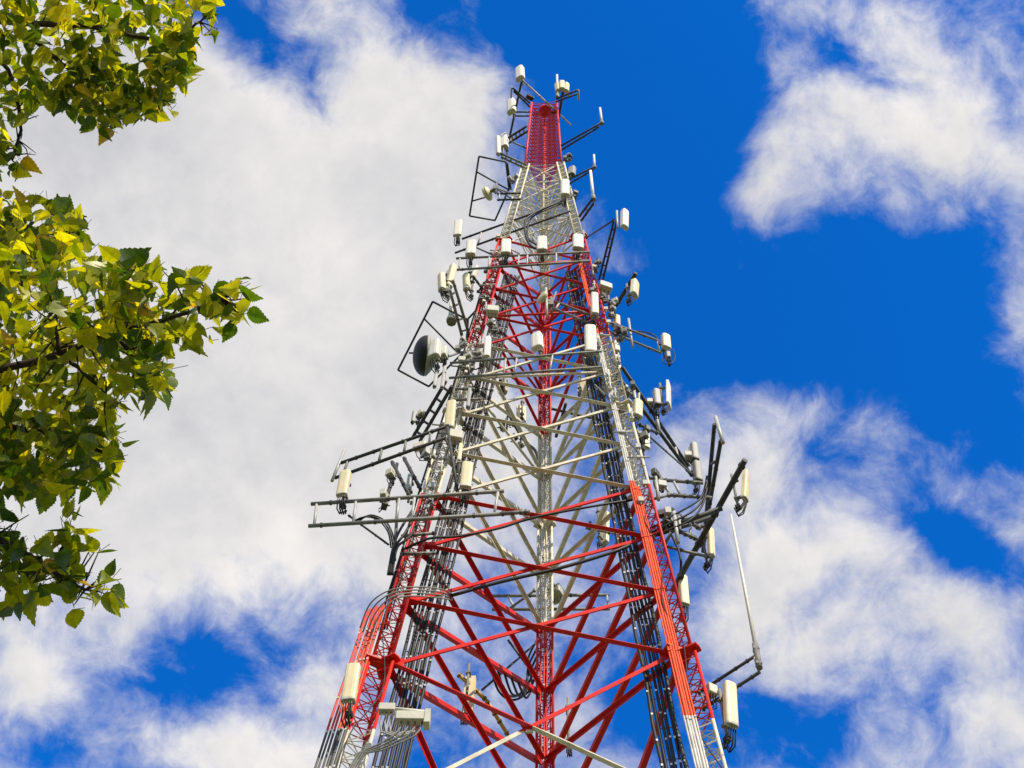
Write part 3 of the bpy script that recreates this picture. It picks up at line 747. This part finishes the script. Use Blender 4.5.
# -- B frame
yB = 22.2
b1 = hr(562, 203, yB, 462, 239); b2 = (at(570, 211, yB), ath(455, 253, at(570, 211, yB).z-CZ))
frame('dark two rail frame slanting up right above the row of four panels', [b1, b2], (.28, .80), [(at(475, 247, b2[1].y-.3), at(495, 256, yA+.1))], M_DARK, .05, sm=M_LIGHT)
panel(458, 229, b1[1].y-.1, 'white panel antenna on the left end of the dark slanting frame', 1.35, .36, .15, -8, 5, M_RAD, 2)
panel(565, 189, yB-.1, 'pinkish white panel antenna on the right end of the dark slanting frame', 1.45, .40, .25, 0, 4, M_RAD, 1)
loose('loop of black cable hanging from the dark slanting frame', [at(562, 201, 22.1), at(540, 210, 22.0), at(530, 216, 21.9), at(525, 222, 21.9), at(526, 236, 21.9), at(532, 247, 21.9), at(545, 250, 21.9)], .05)
loose('second loop of black cable inside the first one', [at(560, 204, 22.1), at(537, 214, 22.1), at(529, 222, 22.1), at(528, 238, 22.1), at(537, 245, 22.2)], .04)
# -- right side, upper
yR = 22.6
s1 = hr(599, 280, 23.4, 614, 220); s2 = (at(603, 280, 23.4), ath(617, 221, at(603, 280, 23.4).z-CZ))
frame('tall dark double rail arm rising on the right to a white panel', [s1, s2], (.1, .25, .4, .55, .7, .85), [(at(586, 238, 23.3), s1[1])], M_DARK, .045, 'outrigger_arm', M_DARK, posts=[(at(617.5, 228, s1[1].y), at(616.8, 211, s1[1].y))])
panel(624, 220, s1[1].y, 'white panel antenna at the top of the tall dark right arm', 1.4, .30, .22, 38, 5, M_RAD, 0, pole=False)
radio(604.5, 288, 22.6, 'square cream box on the right leg beside the tall arm', .5, .4, .4, 20)
cluster(609, 303, 22.6, 'dark equipment cluster right of the tall white panel on the right leg', .6, .9, 7, 5)
t1 = hr(616, 306, 22.8, 636, 273)
frame('single dark arm rising right to a panel seen from behind', [t1], (), (), M_DARK, .075, 'outrigger_arm')
panel(634, 289, t1[1].y, 'cream panel seen from behind on the single dark right arm', 1.0, 0.36, 0.2, 60, 6, M_CREAM, 1)
panel(594.5, 305.0, yo(303, .9), 'tall slim cream panel antenna over the red upper right leg', 1.4, 0.28, 0.18, 8, 5, M_RAD, 2)
panel(590.5, 340.5, yo(339, 1.1), 'big bright white panel antenna over the right leg at the white band', 1.65, 0.4, 0.22, 2, 4, M_RAD, 1)
c1 = hr(552, 308, yo(320, .8), 661, 353); c2 = (at(556, 302, yo(320, .8)), ath(659, 341, at(556, 302, yo(320, .8)).z-CZ))
frame('two rail arm crossing the right leg out to a panel at right', [c1, c2], (.03, .985), (), M_STEEL, .05, posts=[(at(547, 316, yo(320, .9)), at(546, 288, yo(320, .9))), (at(632.5, 347, c1[0].lerp(c1[1], .72).y), at(628.5, 319, c1[0].lerp(c1[1], .72).y))])
panel(666, 342.0, c1[1].y-.1, 'cream panel antenna at the far right end of the two rail arm', 0.88, 0.34, 0.2, 25, 4, M_CREAM, 0)
loose('ring of black cable hanging under the far right panel', [at(661, 352, c1[1].y), at(663, 362, c1[1].y), at(670, 364, c1[1].y), at(675, 358, c1[1].y), at(673, 349, c1[1].y)], .02)
radio(668.5, 355, c1[1].y, 'small cluster of connectors under the far right panel', .14, .4, .14, 0, M_LIGHT)
loose('thick black cable lying along the two rail right arm', [at(636, 331, c2[1].y+.6), at(648, 333, c2[1].y), at(656, 337, c2[1].y), at(660, 345, c2[1].y)], .03)
panel(617, 324, 22.9, 'narrow cream panel behind the base of the two rail right arm', 1.0, .22, .2, 20, 4, M_CREAM, 1)
panel(616.5, 345, 22.7, 'upper of two small white boxes stacked right of the right leg', .95, .22, .2, 10, 0, M_RAD, 1)
panel(617.5, 363, 22.5, 'lower of two small white boxes stacked right of the right leg', .95, .22, .2, 10, 0, M_RAD, 1)
# -- long dark frame I on right
i1 = hr(622, 367, 22.3, 688, 466); i2 = (at(620, 379, 22.3), ath(692, 476, at(620, 379, 22.3).z-CZ))
frame('long dark two rail frame running down right from the right leg', [i1, i2], (.25, .5, .8), [(at(640, 425, 23), at(657, 433, 23.6))], M_DARK, .065, sm=M_LIGHT, posts=[(at(654.5, 406, i1[0].lerp(i1[1], .45).y), at(659.5, 432, i1[0].lerp(i1[1], .45).y)), (at(633, 386, 22.6), at(636, 405, 22.6))])
yI = i1[0].lerp(i1[1], .4).y
frame('light stay pole below the long dark right frame', [(at(650, 437, 23.0), at(694, 476, i1[1].y)), (at(595, 385, 21.9), at(628, 418, 22.3))], (), (), M_STEEL, .035, 'stay_pole')
panel(657, 398, yI-.1, 'grey rounded tube antenna above the long dark right frame', 0.95, 0.24, 0.2, 10, 3, M_GREY, 1)
panel(667.5, 395, yI, 'thin white panel antenna seen edge on above the long dark right frame', 1.5, .40, .10, 72, 4, M_RAD, 1)
radio(650, 402, yI, 'tiny cream radio unit left of the grey tube antenna', .22, .25, .2, 0)
panel(637, 410, 22.5, 'wedge shaped cream panel inside the long dark right frame', 0.8, 0.32, 0.24, 30, 8, M_CREAM, 1)
panel(646, 440, 22.8, 'small cream panel antenna hanging below the long dark right frame', .9, .22, .14, 30, 4, M_RAD, 0)
cluster(638, 437, 22.7, 'dark junction cluster where the light stay meets the right leg', .55, .6, 4, 78)
cluster(627, 392, 22.6, 'dark housing behind the lattice of the right leg', .4, .5, 4, 29)
panel(694.5, 452, i1[1].y, 'upper of two grey tube antennas at the end of the long dark frame', 1.0, .26, .2, 25, 3, M_GREY, 0)
panel(697.5, 472, i1[1].y-.2, 'lower of two grey tube antennas at the end of the long dark frame', 1.1, .28, .22, 25, 3, M_GREY, 1)
radio(688, 455, i1[1].y, 'small cream radio unit left of the two grey tube antennas', .25, .28, .2, 0)
# -- F cluster
f1 = hr(662, 480, 21.9, 703, 483); f2 = (at(669, 495, 21.9), ath(712, 498, at(669, 495, 21.9).z-CZ))
frame('short two rail bracket reaching right from the red leg to dark pipes', [f1, f2], (.02, .28), [(at(648, 478, 21.9), f1[0]), (at(650, 500, 21.9), f2[0])], M_STEEL, .055, posts=[(at(658.5, 500, 21.8), at(655, 473, 21.8))])
cluster(662, 484, 22.0, 'dark square clamp block beside the red right leg', .4, .6, 4, 63)
v1 = hr(714.5, 424, 20.6, 703, 552); v2 = (at(721, 440, 20.6), ath(709, 508, at(721, 440, 20.6).z-CZ))
frame('pair of thick dark pipes rising to a light end pole at right', [v1, v2], (.3, .6), (), M_DARK, .062, 'outrigger_arm', M_DARK, posts=[(at(723, 443, 20.6), at(715.5, 417, 20.6))])
w1 = hr(745, 460, 20.4, 673, 590)
frame('longest and thickest dark pipe slanting down left at right', [w1], (), [(w1[0].lerp(w1[1], .42), at(648, 537, 22.1)), (at(722, 508, 21.6), at(650, 534, 22.2))], M_DARK, .09, 'outrigger_arm')
panel(742.5, 487, w1[0].lerp(w1[1], .15).y, 'cream panel antenna with bare brackets right of the longest dark pipe', 1.2, 0.27, 0.15, 62, 10, M_CREAM, 2)
panel(710, 543, w1[0].lerp(w1[1], .5).y+.4, 'slim cream panel antenna below the crossing of the dark pipes', 1.15, 0.22, 0.13, 40, 6, M_CREAM, 1)
panel(683.5, 591, w1[1].y-.3, 'cream panel antenna at the lower end of the longest dark pipe', 1.2, 0.27, 0.17, 20, 4, M_CREAM, 2)
f3 = hr(678, 515, 21.8, 699, 528); f4 = (at(679, 531, 21.8), ath(697, 539, at(679, 531, 21.8).z-CZ))
frame('short grey bracket with a stub pole right of the red leg', [f3, f4], (.05, .6), [(at(703, 441+85, 22.2), f3[1]), (at(660, 530, 22.1), at(672, 509, 21.8)), (at(664, 546, 22.1), at(672, 531, 21.8))], M_STEEL, .06, posts=[(at(678, 543, 21.7), at(674, 512, 21.7))])
frame('grey bar under the short bracket right of the red leg', [hr(664, 546, 22.2, 713, 558)], (), (), M_STEEL, .045, 'cross_bar')
for q in range(3):
    loose(('lowest', 'middle', 'uppermost')[q]+' black cable looping from the red right leg to the dark pipes', [at(640, 540-4*q, 21.9), at(655, 536-5*q, 21.8), at(668, 530-6*q, 21.7), at(690, 520-7*q, 21.6), at(702, 506-5*q, 21.6), at(707, 488-6*q, 21.5)], .03)
loose('black cable drooping below the short bracket at right', [at(672, 536, 21.7), at(678, 549, 21.7), at(681, 562, 21.7), at(680, 575, 22.3)], .035)
# -- top
HT_ = 71.3
A = lambda x, y, H=HT_: ath(x, y, H)
frame('thin light pipe slanting down right across the mast top', [(A(522, 80), A(571, 125))], (), (), M_LIGHT, .05, 'support_pipe')
frame('long dark pipe with three panels left of the mast top', [(A(521.5, 82), A(509, 140))], (), [(A(513, 112), A(531, 112)), (A(513, 116), A(531, 116))], M_DARK, .06, 'sector_pipe')
frame('dark pipe right of the mast top under three small boxes', [(A(563, 92), A(557.5, 125))], (), [(A(530, 115), A(556, 112))], M_DARK, .07, 'sector_pipe')
panel(520, 74, None, 'topmost cream panel antenna, left of the mast top', 1.6, .48, .30, -35, 4, M_RAD, 0, H=HT_)
panel(511.5, 107, None, 'cream panel antenna left of the mast just below the topmost one', 1.6, .48, .30, -35, 4, M_RAD, 0, H=HT_)
panel(504.5, 142, None, 'boxy cream panel antenna at the lower end of the long top pipe', 1.6, .42, .30, -30, 4, M_RAD, 0, H=68)
panel(499, 146, None, 'thin white panel antenna, outermost left of the long top pipe', 2.4, .22, .2, -60, 3, M_RAD, 0, H=67)
for i_, (dx, n_) in enumerate(((-4.2, 'left'), (0, 'middle, tallest'), (4.2, 'right'))):
    panel(562+dx, 88-(2 if i_ == 1 else 0), None, n_+' of three small cream antennas right of the mast top', 1.1, .30, .26, (-40, 0, 40)[i_], 3, M_CREAM, 0, pole=False, H=HT_+.3)
top_arms = [('short arm left of the mast top ending in a hanging rod', (530, 104), (512.5, 89), 70.5), ('arm right of the mast top ending in a hanging rod', (556, 100), (578, 91), 70.5)]
frame(top_arms[0][0], [(A(530, 103, 70), A(512.5, 88, 70)), (A(530, 107, 70), A(513.5, 91, 70))], (.3, .6), (), M_DARK, .05, 'outrigger_arm', posts=[(A(511, 98, 70), A(511.5, 87, 70))])
frame(top_arms[1][0], [(A(556, 99, 70), A(578, 90, 70)), (A(556, 102, 70), A(577, 94, 70))], (.3, .6), (), M_DARK, .05, 'outrigger_arm', posts=[(A(578.5, 100, 70), A(578.5, 90, 70))])
whip(A(557.5, 98, 70), at(557, 75, A(557.5, 98, 70).y), 'white rod antenna standing on the right corner of the mast top', .07, .06)
frame('small dark bar standing off the left corner of the mast top', [(A(527, 96, 71), A(533, 99, 71))], (), (), M_DARK, .12, 'bracket_bar')
frame('arm on the right of the red mast reaching a single rod', [(A(559, 147, 65), A(601, 123, 65)), (A(560, 151, 65), A(599, 127, 65))], (.5, .9), (), M_DARK, .05, 'outrigger_arm')
whip(A(602, 124, 65), at(600, 108, A(602, 124, 65).y), 'white rod antenna at the tip of the arm right of the red mast', .07, .055)
frame('arm on the left of the red mast with grey lattice spacers', [(A(527, 126, 68), A(508, 138, 68)), (A(528, 131, 68), A(509, 143, 68))], (.2, .4, .6, .8), (), M_DARK, .06, 'outrigger_arm', M_STEEL)
frame('pale lattice arm below the thin white panel left of the mast', [(A(500, 153, 62), A(527, 165, 62)), (A(501, 157, 62), A(527, 169, 62))], (.2, .4, .6, .8), [(A(510, 141, 66), A(526, 148, 66))], M_STEEL, .055, 'outrigger_arm')
frame('upper arm on the right of the white band holding two rods', [(A(568, 180, 59), A(594, 167, 59)), (A(569, 184, 59), A(593, 170, 59))], (.5,), (), M_DARK, .045, 'outrigger_arm')
frame('lower arm on the right of the white band holding one rod', [(A(579, 217, 53), A(593, 198, 53)), (A(581, 221, 53), A(594, 203, 53))], (.5,), (), M_DARK, .05, 'outrigger_arm')
whip(A(594.5, 168, 59), at(594, 155, A(594, 167, 59).y), 'short white rod antenna at the tip of the upper arm at right', .06, .05)
whip(A(593.5, 200, 53), at(590.5, 171, A(593.5, 200, 53).y), 'long white rod antenna between the two right arms of the white band', .07, .06)
panel(572, 172, 23.2, 'small dark panel behind the right corner under the red mast', .9, .3, .3, 60, 4, M_GREY, 1)
# -- back leg
bY = 29.0
z1 = (at(482, 596, bY), ath(609, 595, at(482, 596, bY).z-CZ)); z2 = (at(492, 609.5, bY), ath(610, 609, at(492, 609.5, bY).z-CZ))
frame('grey two rail frame behind the back leg seen through the braces', [z1, z2], (.2, .6, .985), [(at(505, 612, bY), at(535, 590, 28.2))], M_STEEL, .055)
radio(557, 594, 28.4, 'tilted cream box right of the white back leg', .45, .4, .5, 150)
panel(469, 696, 26.0, 'yellowish panel antenna seen from behind between the left braces', 1.7, .30, .2, 170, 4, M_CREAM, 2)
frame('yellow and black pipe leaning across the panel seen from behind', [(at(458, 674, 25.8), at(486, 700, 26.4)), (at(486, 700, 26.4), at(508, 735, 27.4))], (), (), M_YEL, .06, 'conduit_pipe')
frame('thin diagonal rods inside the tower left of the back leg', [(at(482, 690, 27), at(534, 645, 28)), (at(508, 640, 27.5), at(534, 675, 28))], (), (), M_DARK, .035, 'stay_rod')
panel(604, 528, 28.5, 'cream panel antenna behind the right braces seen through the tower', 1.9, .34, .2, 130, 4, M_CREAM, 1)
frame('grey bars behind the right braces holding a panel', [(at(586, 528, 28), at(618, 534, 28.5)), (at(592, 531, 28), at(590, 522, 28))], (), (), M_STEEL, .05, 'cross_bar')
frame('dark cross bars behind the red back leg', [hr(548, 408, 28.5, 600, 420), hr(556, 437, 28.5, 566, 403)], (), (), M_DARK, .06, 'cross_bar')
panel(583, 388, 27.5, 'round bottomed cream panel inside the tower right of centre', 1.3, .38, .3, 150, 4, M_CREAM, 1)
panel(503, 386, 27, 'cream panel inside the tower left of centre behind the struts', 1.0, .36, .25, 190, 4, M_CREAM, 0)
panel(521, 414, 28, 'cream panel inside the tower left of the red back leg', 1.3, .38, .25, 190, 4, M_CREAM, 1)
cluster(507, 424, 28, 'dark equipment inside the tower near the red back leg', .5, .8, 6, 82)
cluster(521, 441, 28, 'dark lower equipment cluster inside the tower beside a black hose', .5, .7, 5, 34)
panel(565+3, 700+28, 29.3, 'slim white tube antenna behind the red back leg at the bottom', 1.8, .12, .1, 180, 0, M_GREY, 1)
loose('black hose running down the brace to the back leg', [at(500, 380, 26.5), at(508, 412, 27.3), at(524, 440, 27.6), at(536, 452, 27.5), at(541, 475, 27.5)], .06)
for q in range(5):
    loose(('first', 'second', 'third', 'fourth', 'fifth')[q]+' black cable sagging from the left braces to the back leg, counted from outermost', [at(490+7*q, 662+5*q, 26), at(498+7*q, 690+2*q, 26.8), at(512+5*q, 700-4*q, 27.4), at(528, 692-8*q, 27.6), at(537, 672-8*q, 27.7)], .035)
loose('black cable curving from the left leg along the upper red brace', [at(402, 550, 21.8), at(418, 543, 21.5), at(432, 538, 21.4), at(460, 536, 21.5), at(500, 528, 21.6), at(536, 517, 21.6), at(600, 505, 21.7), at(632, 500, 21.9)], .04)
loose('black cables tied under the second red brace', [at(450, 596, 21.7), at(500, 582, 21.7), at(560, 568, 21.7), at(610, 553, 21.7), at(630, 545, 21.8)], .05)
for q in range(3):
    loose(('outer', 'middle', 'inner')[q]+' thin black cable arching off the long left frame', [at(352+3*q, 522, 20.9), at(364+3*q, 517-q, 20.8), at(378+3*q, 520, 20.9), at(388+2*q, 532, 21.0), at(391+2*q, 548, 21.3)], .022)
for q in range(3):
    loose(('left', 'middle', 'right')[q]+' black cable dropping from the long left frame onto the red bundle', [at(414+6*q, 508, 21.2), at(400+5*q, 530+3*q, 21.1), at(393+2*q, 548, 21.2), at(388+2*q, 575, 21.5)], .035)

for q in range(4):
    loose(('outermost', 'second', 'third', 'innermost')[q]+' grey hose wrapped round the left leg above the splice plate', [at(360+3*q, 628+4*q, 21.7), at(370+3*q, 604+4*q, 21.3), at(388+2*q, 591+3*q, 21.1), at(412, 587+3*q, 21.2), at(440, 589+3*q, 21.6), at(452, 594+2*q, 22)], .019, M_STEEL)
rl = random.Random(4)
for k, side in ((0, 'left'), (1, 'right')):
    for q in (1,):
        pts = []; h = H0-4+q*2
        while h < H0+29:
            pts.append(leg_c(k, h)+V((rl.uniform(-.28, .28), -.28+rl.uniform(-.06, .06), 0))); h += rl.uniform(1.2, 2.4)
        loose('loose dark cable snaking up the '+side+' front leg', pts, .014)
for (px, py, n_) in ((470, 372, 'behind the slim tube antenna on the left leg'), (481, 362, 'right of the left leg on the grey central frame'), (460, 345, 'between the dome dish and the left leg'), (465, 360, 'just right of the boxes at the dome dish'), (430, 458, 'under the left end of the square cream box'), (614, 312, 'at the root of the two rail right arm'), (622, 333, 'above the two small stacked white boxes'), (665, 520, 'beside the stub pole right of the red leg'), (597, 268, 'under the rightmost panel of the row'), (501, 262, 'under the second panel of the row'), (484, 300, 'on the red left leg beside the cream box'), (567, 158, 'at the right corner of the red mast foot'), (513, 180, 'at the left corner of the red mast foot'), (432, 500, 'on the left leg behind the long frame'), (574, 196, 'below the pinkish white panel')):
    cluster(px, py, yf(py)-.1, 'small cluster of clamps and connectors '+n_, .3, .7, 4, px)

# clamped-on brackets and small fittings crowding the two front legs
rb_ = random.Random(11)
for k in (0, 1):
    for q in range(22):
        h = H0+9+q*.98+rb_.uniform(-.3, .3); c = leg_c(k, h)+V((rb_.uniform(-.3, .3), rb_.uniform(-.42, -.25), 0)); m = MB()
        typ = rb_.randrange(3)
        if typ == 0: m.tube(c+V((-.32, 0, 0)), c+V((.32, rb_.uniform(-.05, .1), 0)), .03, 6); m.box(c, .10, .12, .10)
        elif typ == 1: m.tube(c+V((0, 0, -.35)), c+V((0, 0, .35)), .032, 6); m.box(c+V((0, .06, .1)), .12, .14, .08); m.box(c+V((0, .06, -.2)), .12, .14, .08)
        else: m.box(c, .16, .12, .22, bev=.012); m.tube(c+V((0, 0, -.22)), c+V((0, 0, -.1)), .02, 6)
        m.build('clamp_bracket', (M_STEEL, M_BOX, M_GREY, M_LIGHT)[rb_.randrange(4)], tower)
# ------------------------------------------------------------------ tree at upper left
def rp(px, py, r): return CAM + ray(px, py)*r
TB = V((-5.2, 2.6, 0))
tree = empty('poplar_tree', TB, 'leafy green and yellow poplar branches hanging in from the upper left', 'tree')
def limb(name, pts, r, parent):
    P = [V(p) for p in pts]; out = []; rr = []
    for i in range(len(P)-1):
        p0 = P[max(i-1, 0)]; p1 = P[i]; p2 = P[i+1]; p3 = P[min(i+2, len(P)-1)]
        for k in range(5):
            t = k/5; out.append(.5*((2*p1)+(p2-p0)*t+(2*p0-5*p1+4*p2-p3)*t*t+(3*p1-p0-3*p2+p3)*t**3)+V([random.uniform(-.004, .004) for _ in range(3)]))
            u = (i+t)/(len(P)-1); rr.append(r[0]*(1-u)+r[1]*u)
    out.append(P[-1]); rr.append(r[1])
    MB().path(out, rr, 8).build(name, M_BARK, parent); return out
trunk_pts = [TB, TB+V((.05, .05, 1.6)), TB+V((.15, -.02, 3.2)), TB+V((.2, .1, 4.8)), TB+V((.35, .1, 6.4)), TB+V((.4, .15, 8.2)), TB+V((.45, .2, 10.0))]
limb('trunk', trunk_pts, (.20, .05), tree)
tips = []
def br(path, r0_, r1_, root=None, rad=(.016, .005)):
    n = len(path); pts = [rp(x, y, r0_+(r1_-r0_)*i/(n-1)) for i, (x, y) in enumerate(path)]
    if root is not None: pts = [root, root.lerp(pts[0], .55)+V((0, 0, .12))]+pts
    o = limb('branch', pts, (rad[0]*(1.15 if root is not None else 1), rad[1]), tree); tips.extend(o[2 if root else 0:]); return o
T_ = trunk_pts
br([(-160, 10), (0, 22), (60, 25), (100, 28), (140, 38), (172, 36), (200, 22)], 5.9, 5.6, T_[4])
br([(36, 40), (60, 62), (100, 86), (140, 98), (165, 100)], 5.8, 5.7, None, (.011, .004))
br([(-150, 60), (-60, 45), (0, 60), (20, 120), (12, 160)], 6.0, 5.8, T_[4])
br([(-150, 360), (-40, 372), (52, 357), (105, 332), (145, 325), (190, 312), (222, 300)], 4.5, 4.1, T_[3])
br([(118, 333), (122, 310), (128, 288)], 4.25, 4.2, None, (.008, .003))
br([(115, 335), (140, 362), (160, 380)], 4.25, 4.2, None, (.008, .003))
br([(60, 355), (90, 378), (106, 395)], 4.3, 4.25, None, (.008, .003))
br([(60, 353), (56, 325), (54, 310)], 4.3, 4.3, None, (.008, .003))
br([(-140, 260), (-30, 268), (10, 252), (40, 246), (75, 230)], 5.2, 5.0, T_[4])
br([(-140, 420), (-20, 425), (30, 430), (70, 440), (110, 455)], 4.6, 4.3, T_[3])
br([(-140, 520), (-40, 520), (0, 541), (30, 556), (60, 575), (85, 590)], 4.3, 4.1, T_[2])
br([(-120, 180), (-20, 250), (40, 300), (60, 310)], 4.9, 4.6, T_[3])
# leaves
lv, lf, lt = [], [], []
def leaf(p, axis, nrm, L, tone):
    axis = axis.normalized(); nrm = (nrm-axis*nrm.dot(axis)).normalized(); side = axis.cross(nrm)
    b = len(lv); w = L*random.uniform(.28, .40); bend = random.uniform(-.3, .7); fold = random.uniform(.05, .35); ser = 9
    mid = []
    def pt(t, s, k):                    # along t, across s
        return p + axis*(L*t) + side*(s) + nrm*(abs(s)*fold*1.2 - bend*L*t*t)
    ts = [k/ser for k in range(ser+1)]
    def wid(t): return w*1.06*math.sin(math.pi*t**.66)**.9*(1-.35*t*t) if 0 < t < 1 else 0
    nm = []
    for t in ts: nm.append(len(lv)); lv.append(pt(t, 0, 0)); lt.append(tone)
    for sg in (-1, 1):
        prev = None; row = []
        for k in range(1, ser):
            t = ts[k]; ww = wid(t)
            e1 = len(lv); lv.append(pt(t-.035, sg*ww*.965, 0)); lt.append(tone+.05)
            e2 = len(lv); lv.append(pt(t+.02, sg*ww*1.03, 0)); lt.append(tone+random.uniform(0, .12))
            row.append((e1, e2))
        last = nm[0]; lastm = nm[0]
        for k in range(1, ser):
            e1, e2 = row[k-1]; f = (lastm, last, e1, e2, nm[k]) if last != lastm else (lastm, e1, e2, nm[k])
            lf.append(f if sg > 0 else f[::-1]); last = e2; lastm = nm[k]
        f = (lastm, last, nm[ser]); lf.append(f if sg > 0 else f[::-1])
pet = MB()
def add_leaf(p, L, yel=0.):
    down = V((random.gauss(.1, .8), random.gauss(0, .8), random.gauss(-.45, .7)))
    nrm = V((random.gauss(0, .7), random.gauss(-.25, .7), random.gauss(.6, .6)))
    if nrm.cross(down).length < .05: nrm = V((1, .1, .2))
    tone = min(.83, max(0, random.gauss(.51+yel*1.1, .16))) if random.random() < .75 else random.uniform(0, .22)
    if random.random() < .02: tone = .97
    leaf(p, down, nrm, L, tone)
    d = V((random.gauss(0, .4), random.gauss(0, .4), .8)).normalized(); q = p+d*random.uniform(.03, .06)
    pet.tube(p, q, .0011, 3, cap=False)
def inpoly(x, y, P):
    c = False; j = len(P)-1
    for i in range(len(P)):
        if (P[i][1] > y) != (P[j][1] > y) and x < (P[j][0]-P[i][0])*(y-P[i][1])/(P[j][1]-P[i][1])+P[i][0]: c = not c
        j = i
    return c
def fill(poly, n, r0_, r1_, L, yel=0.):
    n = int(n*2.5); xs = [p[0] for p in poly]; ys = [p[1] for p in poly]; k = 0
    while k < n:
        x, y = random.uniform(min(xs), max(xs)), random.uniform(min(ys), max(ys))
        if not inpoly(x, y, poly): continue
        add_leaf(rp(x, y-6, random.uniform(r0_, r1_)), L*random.choice((random.uniform(.5, .8), random.uniform(.8, 1.15))), yel); k += 1
LS = .078
fill([(-220, -120), (100, -60), (212, -10), (215, 15), (190, 38), (165, 50), (110, 52), (90, 38), (-220, 60)], 620, 5.3, 6.4, LS, .12)
fill([(155, 40), (190, 40), (192, 68), (172, 110), (150, 120), (128, 122), (112, 108), (140, 98)], 95, 5.4, 6.0, LS, .0)
fill([(95, 60), (120, 70), (145, 95), (132, 116), (112, 136), (96, 134), (60, 114), (40, 95), (60, 80)], 105, 5.4, 6.0, LS, -.05)
fill([(70, 45), (110, 55), (120, 80), (95, 85), (70, 70)], 30, 5.4, 6.0, LS, .0)
fill([(-220, 40), (60, 40), (50, 90), (40, 112), (20, 125), (0, 150), (-220, 160)], 330, 5.3, 6.4, LS, .02)
fill([(-60, 130), (12, 150), (22, 172), (8, 178), (-60, 180)], 28, 5.5, 6.0, LS, .05)
fill([(-220, 200), (10, 202), (50, 205), (78, 215), (86, 240), (75, 262), (40, 270), (-220, 270)], 360, 4.8, 5.9, LS*.95, .12)
fill([(-220, 255), (60, 255), (110, 262), (140, 280), (150, 330), (140, 400), (95, 430), (-220, 440)], 640, 4.1, 5.3, LS, .04)
fill([(100, 262), (150, 268), (160, 290), (175, 330), (180, 360), (168, 395), (150, 405), (120, 385)], 85, 4.0, 4.6, LS*1.05, .0)
fill([(160, 275), (200, 285), (235, 285), (240, 310), (232, 332), (205, 350), (190, 365), (170, 350), (160, 310)], 24, 4.0, 4.3, LS*.95, .03)
fill([(-220, 430), (100, 425), (125, 440), (122, 470), (100, 492), (60, 500), (20, 500), (-220, 510)], 400, 4.1, 5.0, LS, -.02)
fill([(-120, 520), (0, 520), (20, 548), (50, 545), (80, 555), (105, 590), (95, 605), (60, 600), (40, 598), (0, 622), (-120, 630)], 120, 4.0, 4.4, LS*1.05, -.12)
fill([(60, 510), (72, 500), (76, 540), (64, 560)], 5, 4.0, 4.3, LS, .0)
for (x, y, r) in ((208, 22, 5.55), (214, 42, 5.5), (172, 112, 5.5), (128, 116, 5.6), (236, 285, 4.05), (246, 325, 4.05), (232, 330, 4.05), (190, 285, 4.1), (114, 590, 4.1), (104, 604, 4.1), (92, 560, 4.1), (240, 300, 4.0), (75, 548, 4.15), (70, 612, 4.1)):
    for k in range(3):
        p = rp(x+random.uniform(-7, 7), y-8+random.uniform(-7, 7), r); add_leaf(p, LS*random.uniform(.7, 1.15), .08)
        t_ = min(tips, key=lambda s: (s-p).length)
        if (t_-p).length < .5: MB().path([t_, t_.lerp(p, .5)+V((0, 0, .015)), p+V((0, 0, .02))], [.0035, .0025, .0014], 4).build('twig', M_BARK, tree)
me = bpy.data.meshes.new('foliage'); me.from_pydata([v-TB for v in lv], [], lf)
at_ = me.attributes.new('leaf_tone', 'FLOAT', 'POINT'); at_.data.foreach_set('value', [float(t) for t in lt])
me.materials.append(M_LEAF); me.update()
fo = child('foliage', me, tree)
pet.build('leaf_stalk', M_BARK, tree)
# fine twigs reaching from the branches into the leaves
tw = MB()
for _ in range(260):
    p = random.choice(tips); q = p+V((random.gauss(0, .05), random.gauss(0, .05), random.gauss(.0, .05)))
    tw.path([p, p.lerp(q, .5)+V((0, 0, random.uniform(-.02, .03))), q], [.0035, .0026, .0014], 4)
    if _ < 50: tw.build('twig', M_BARK, tree); tw = MB()
tw.build('twig', M_BARK, tree)['kind'] = 'stuff'
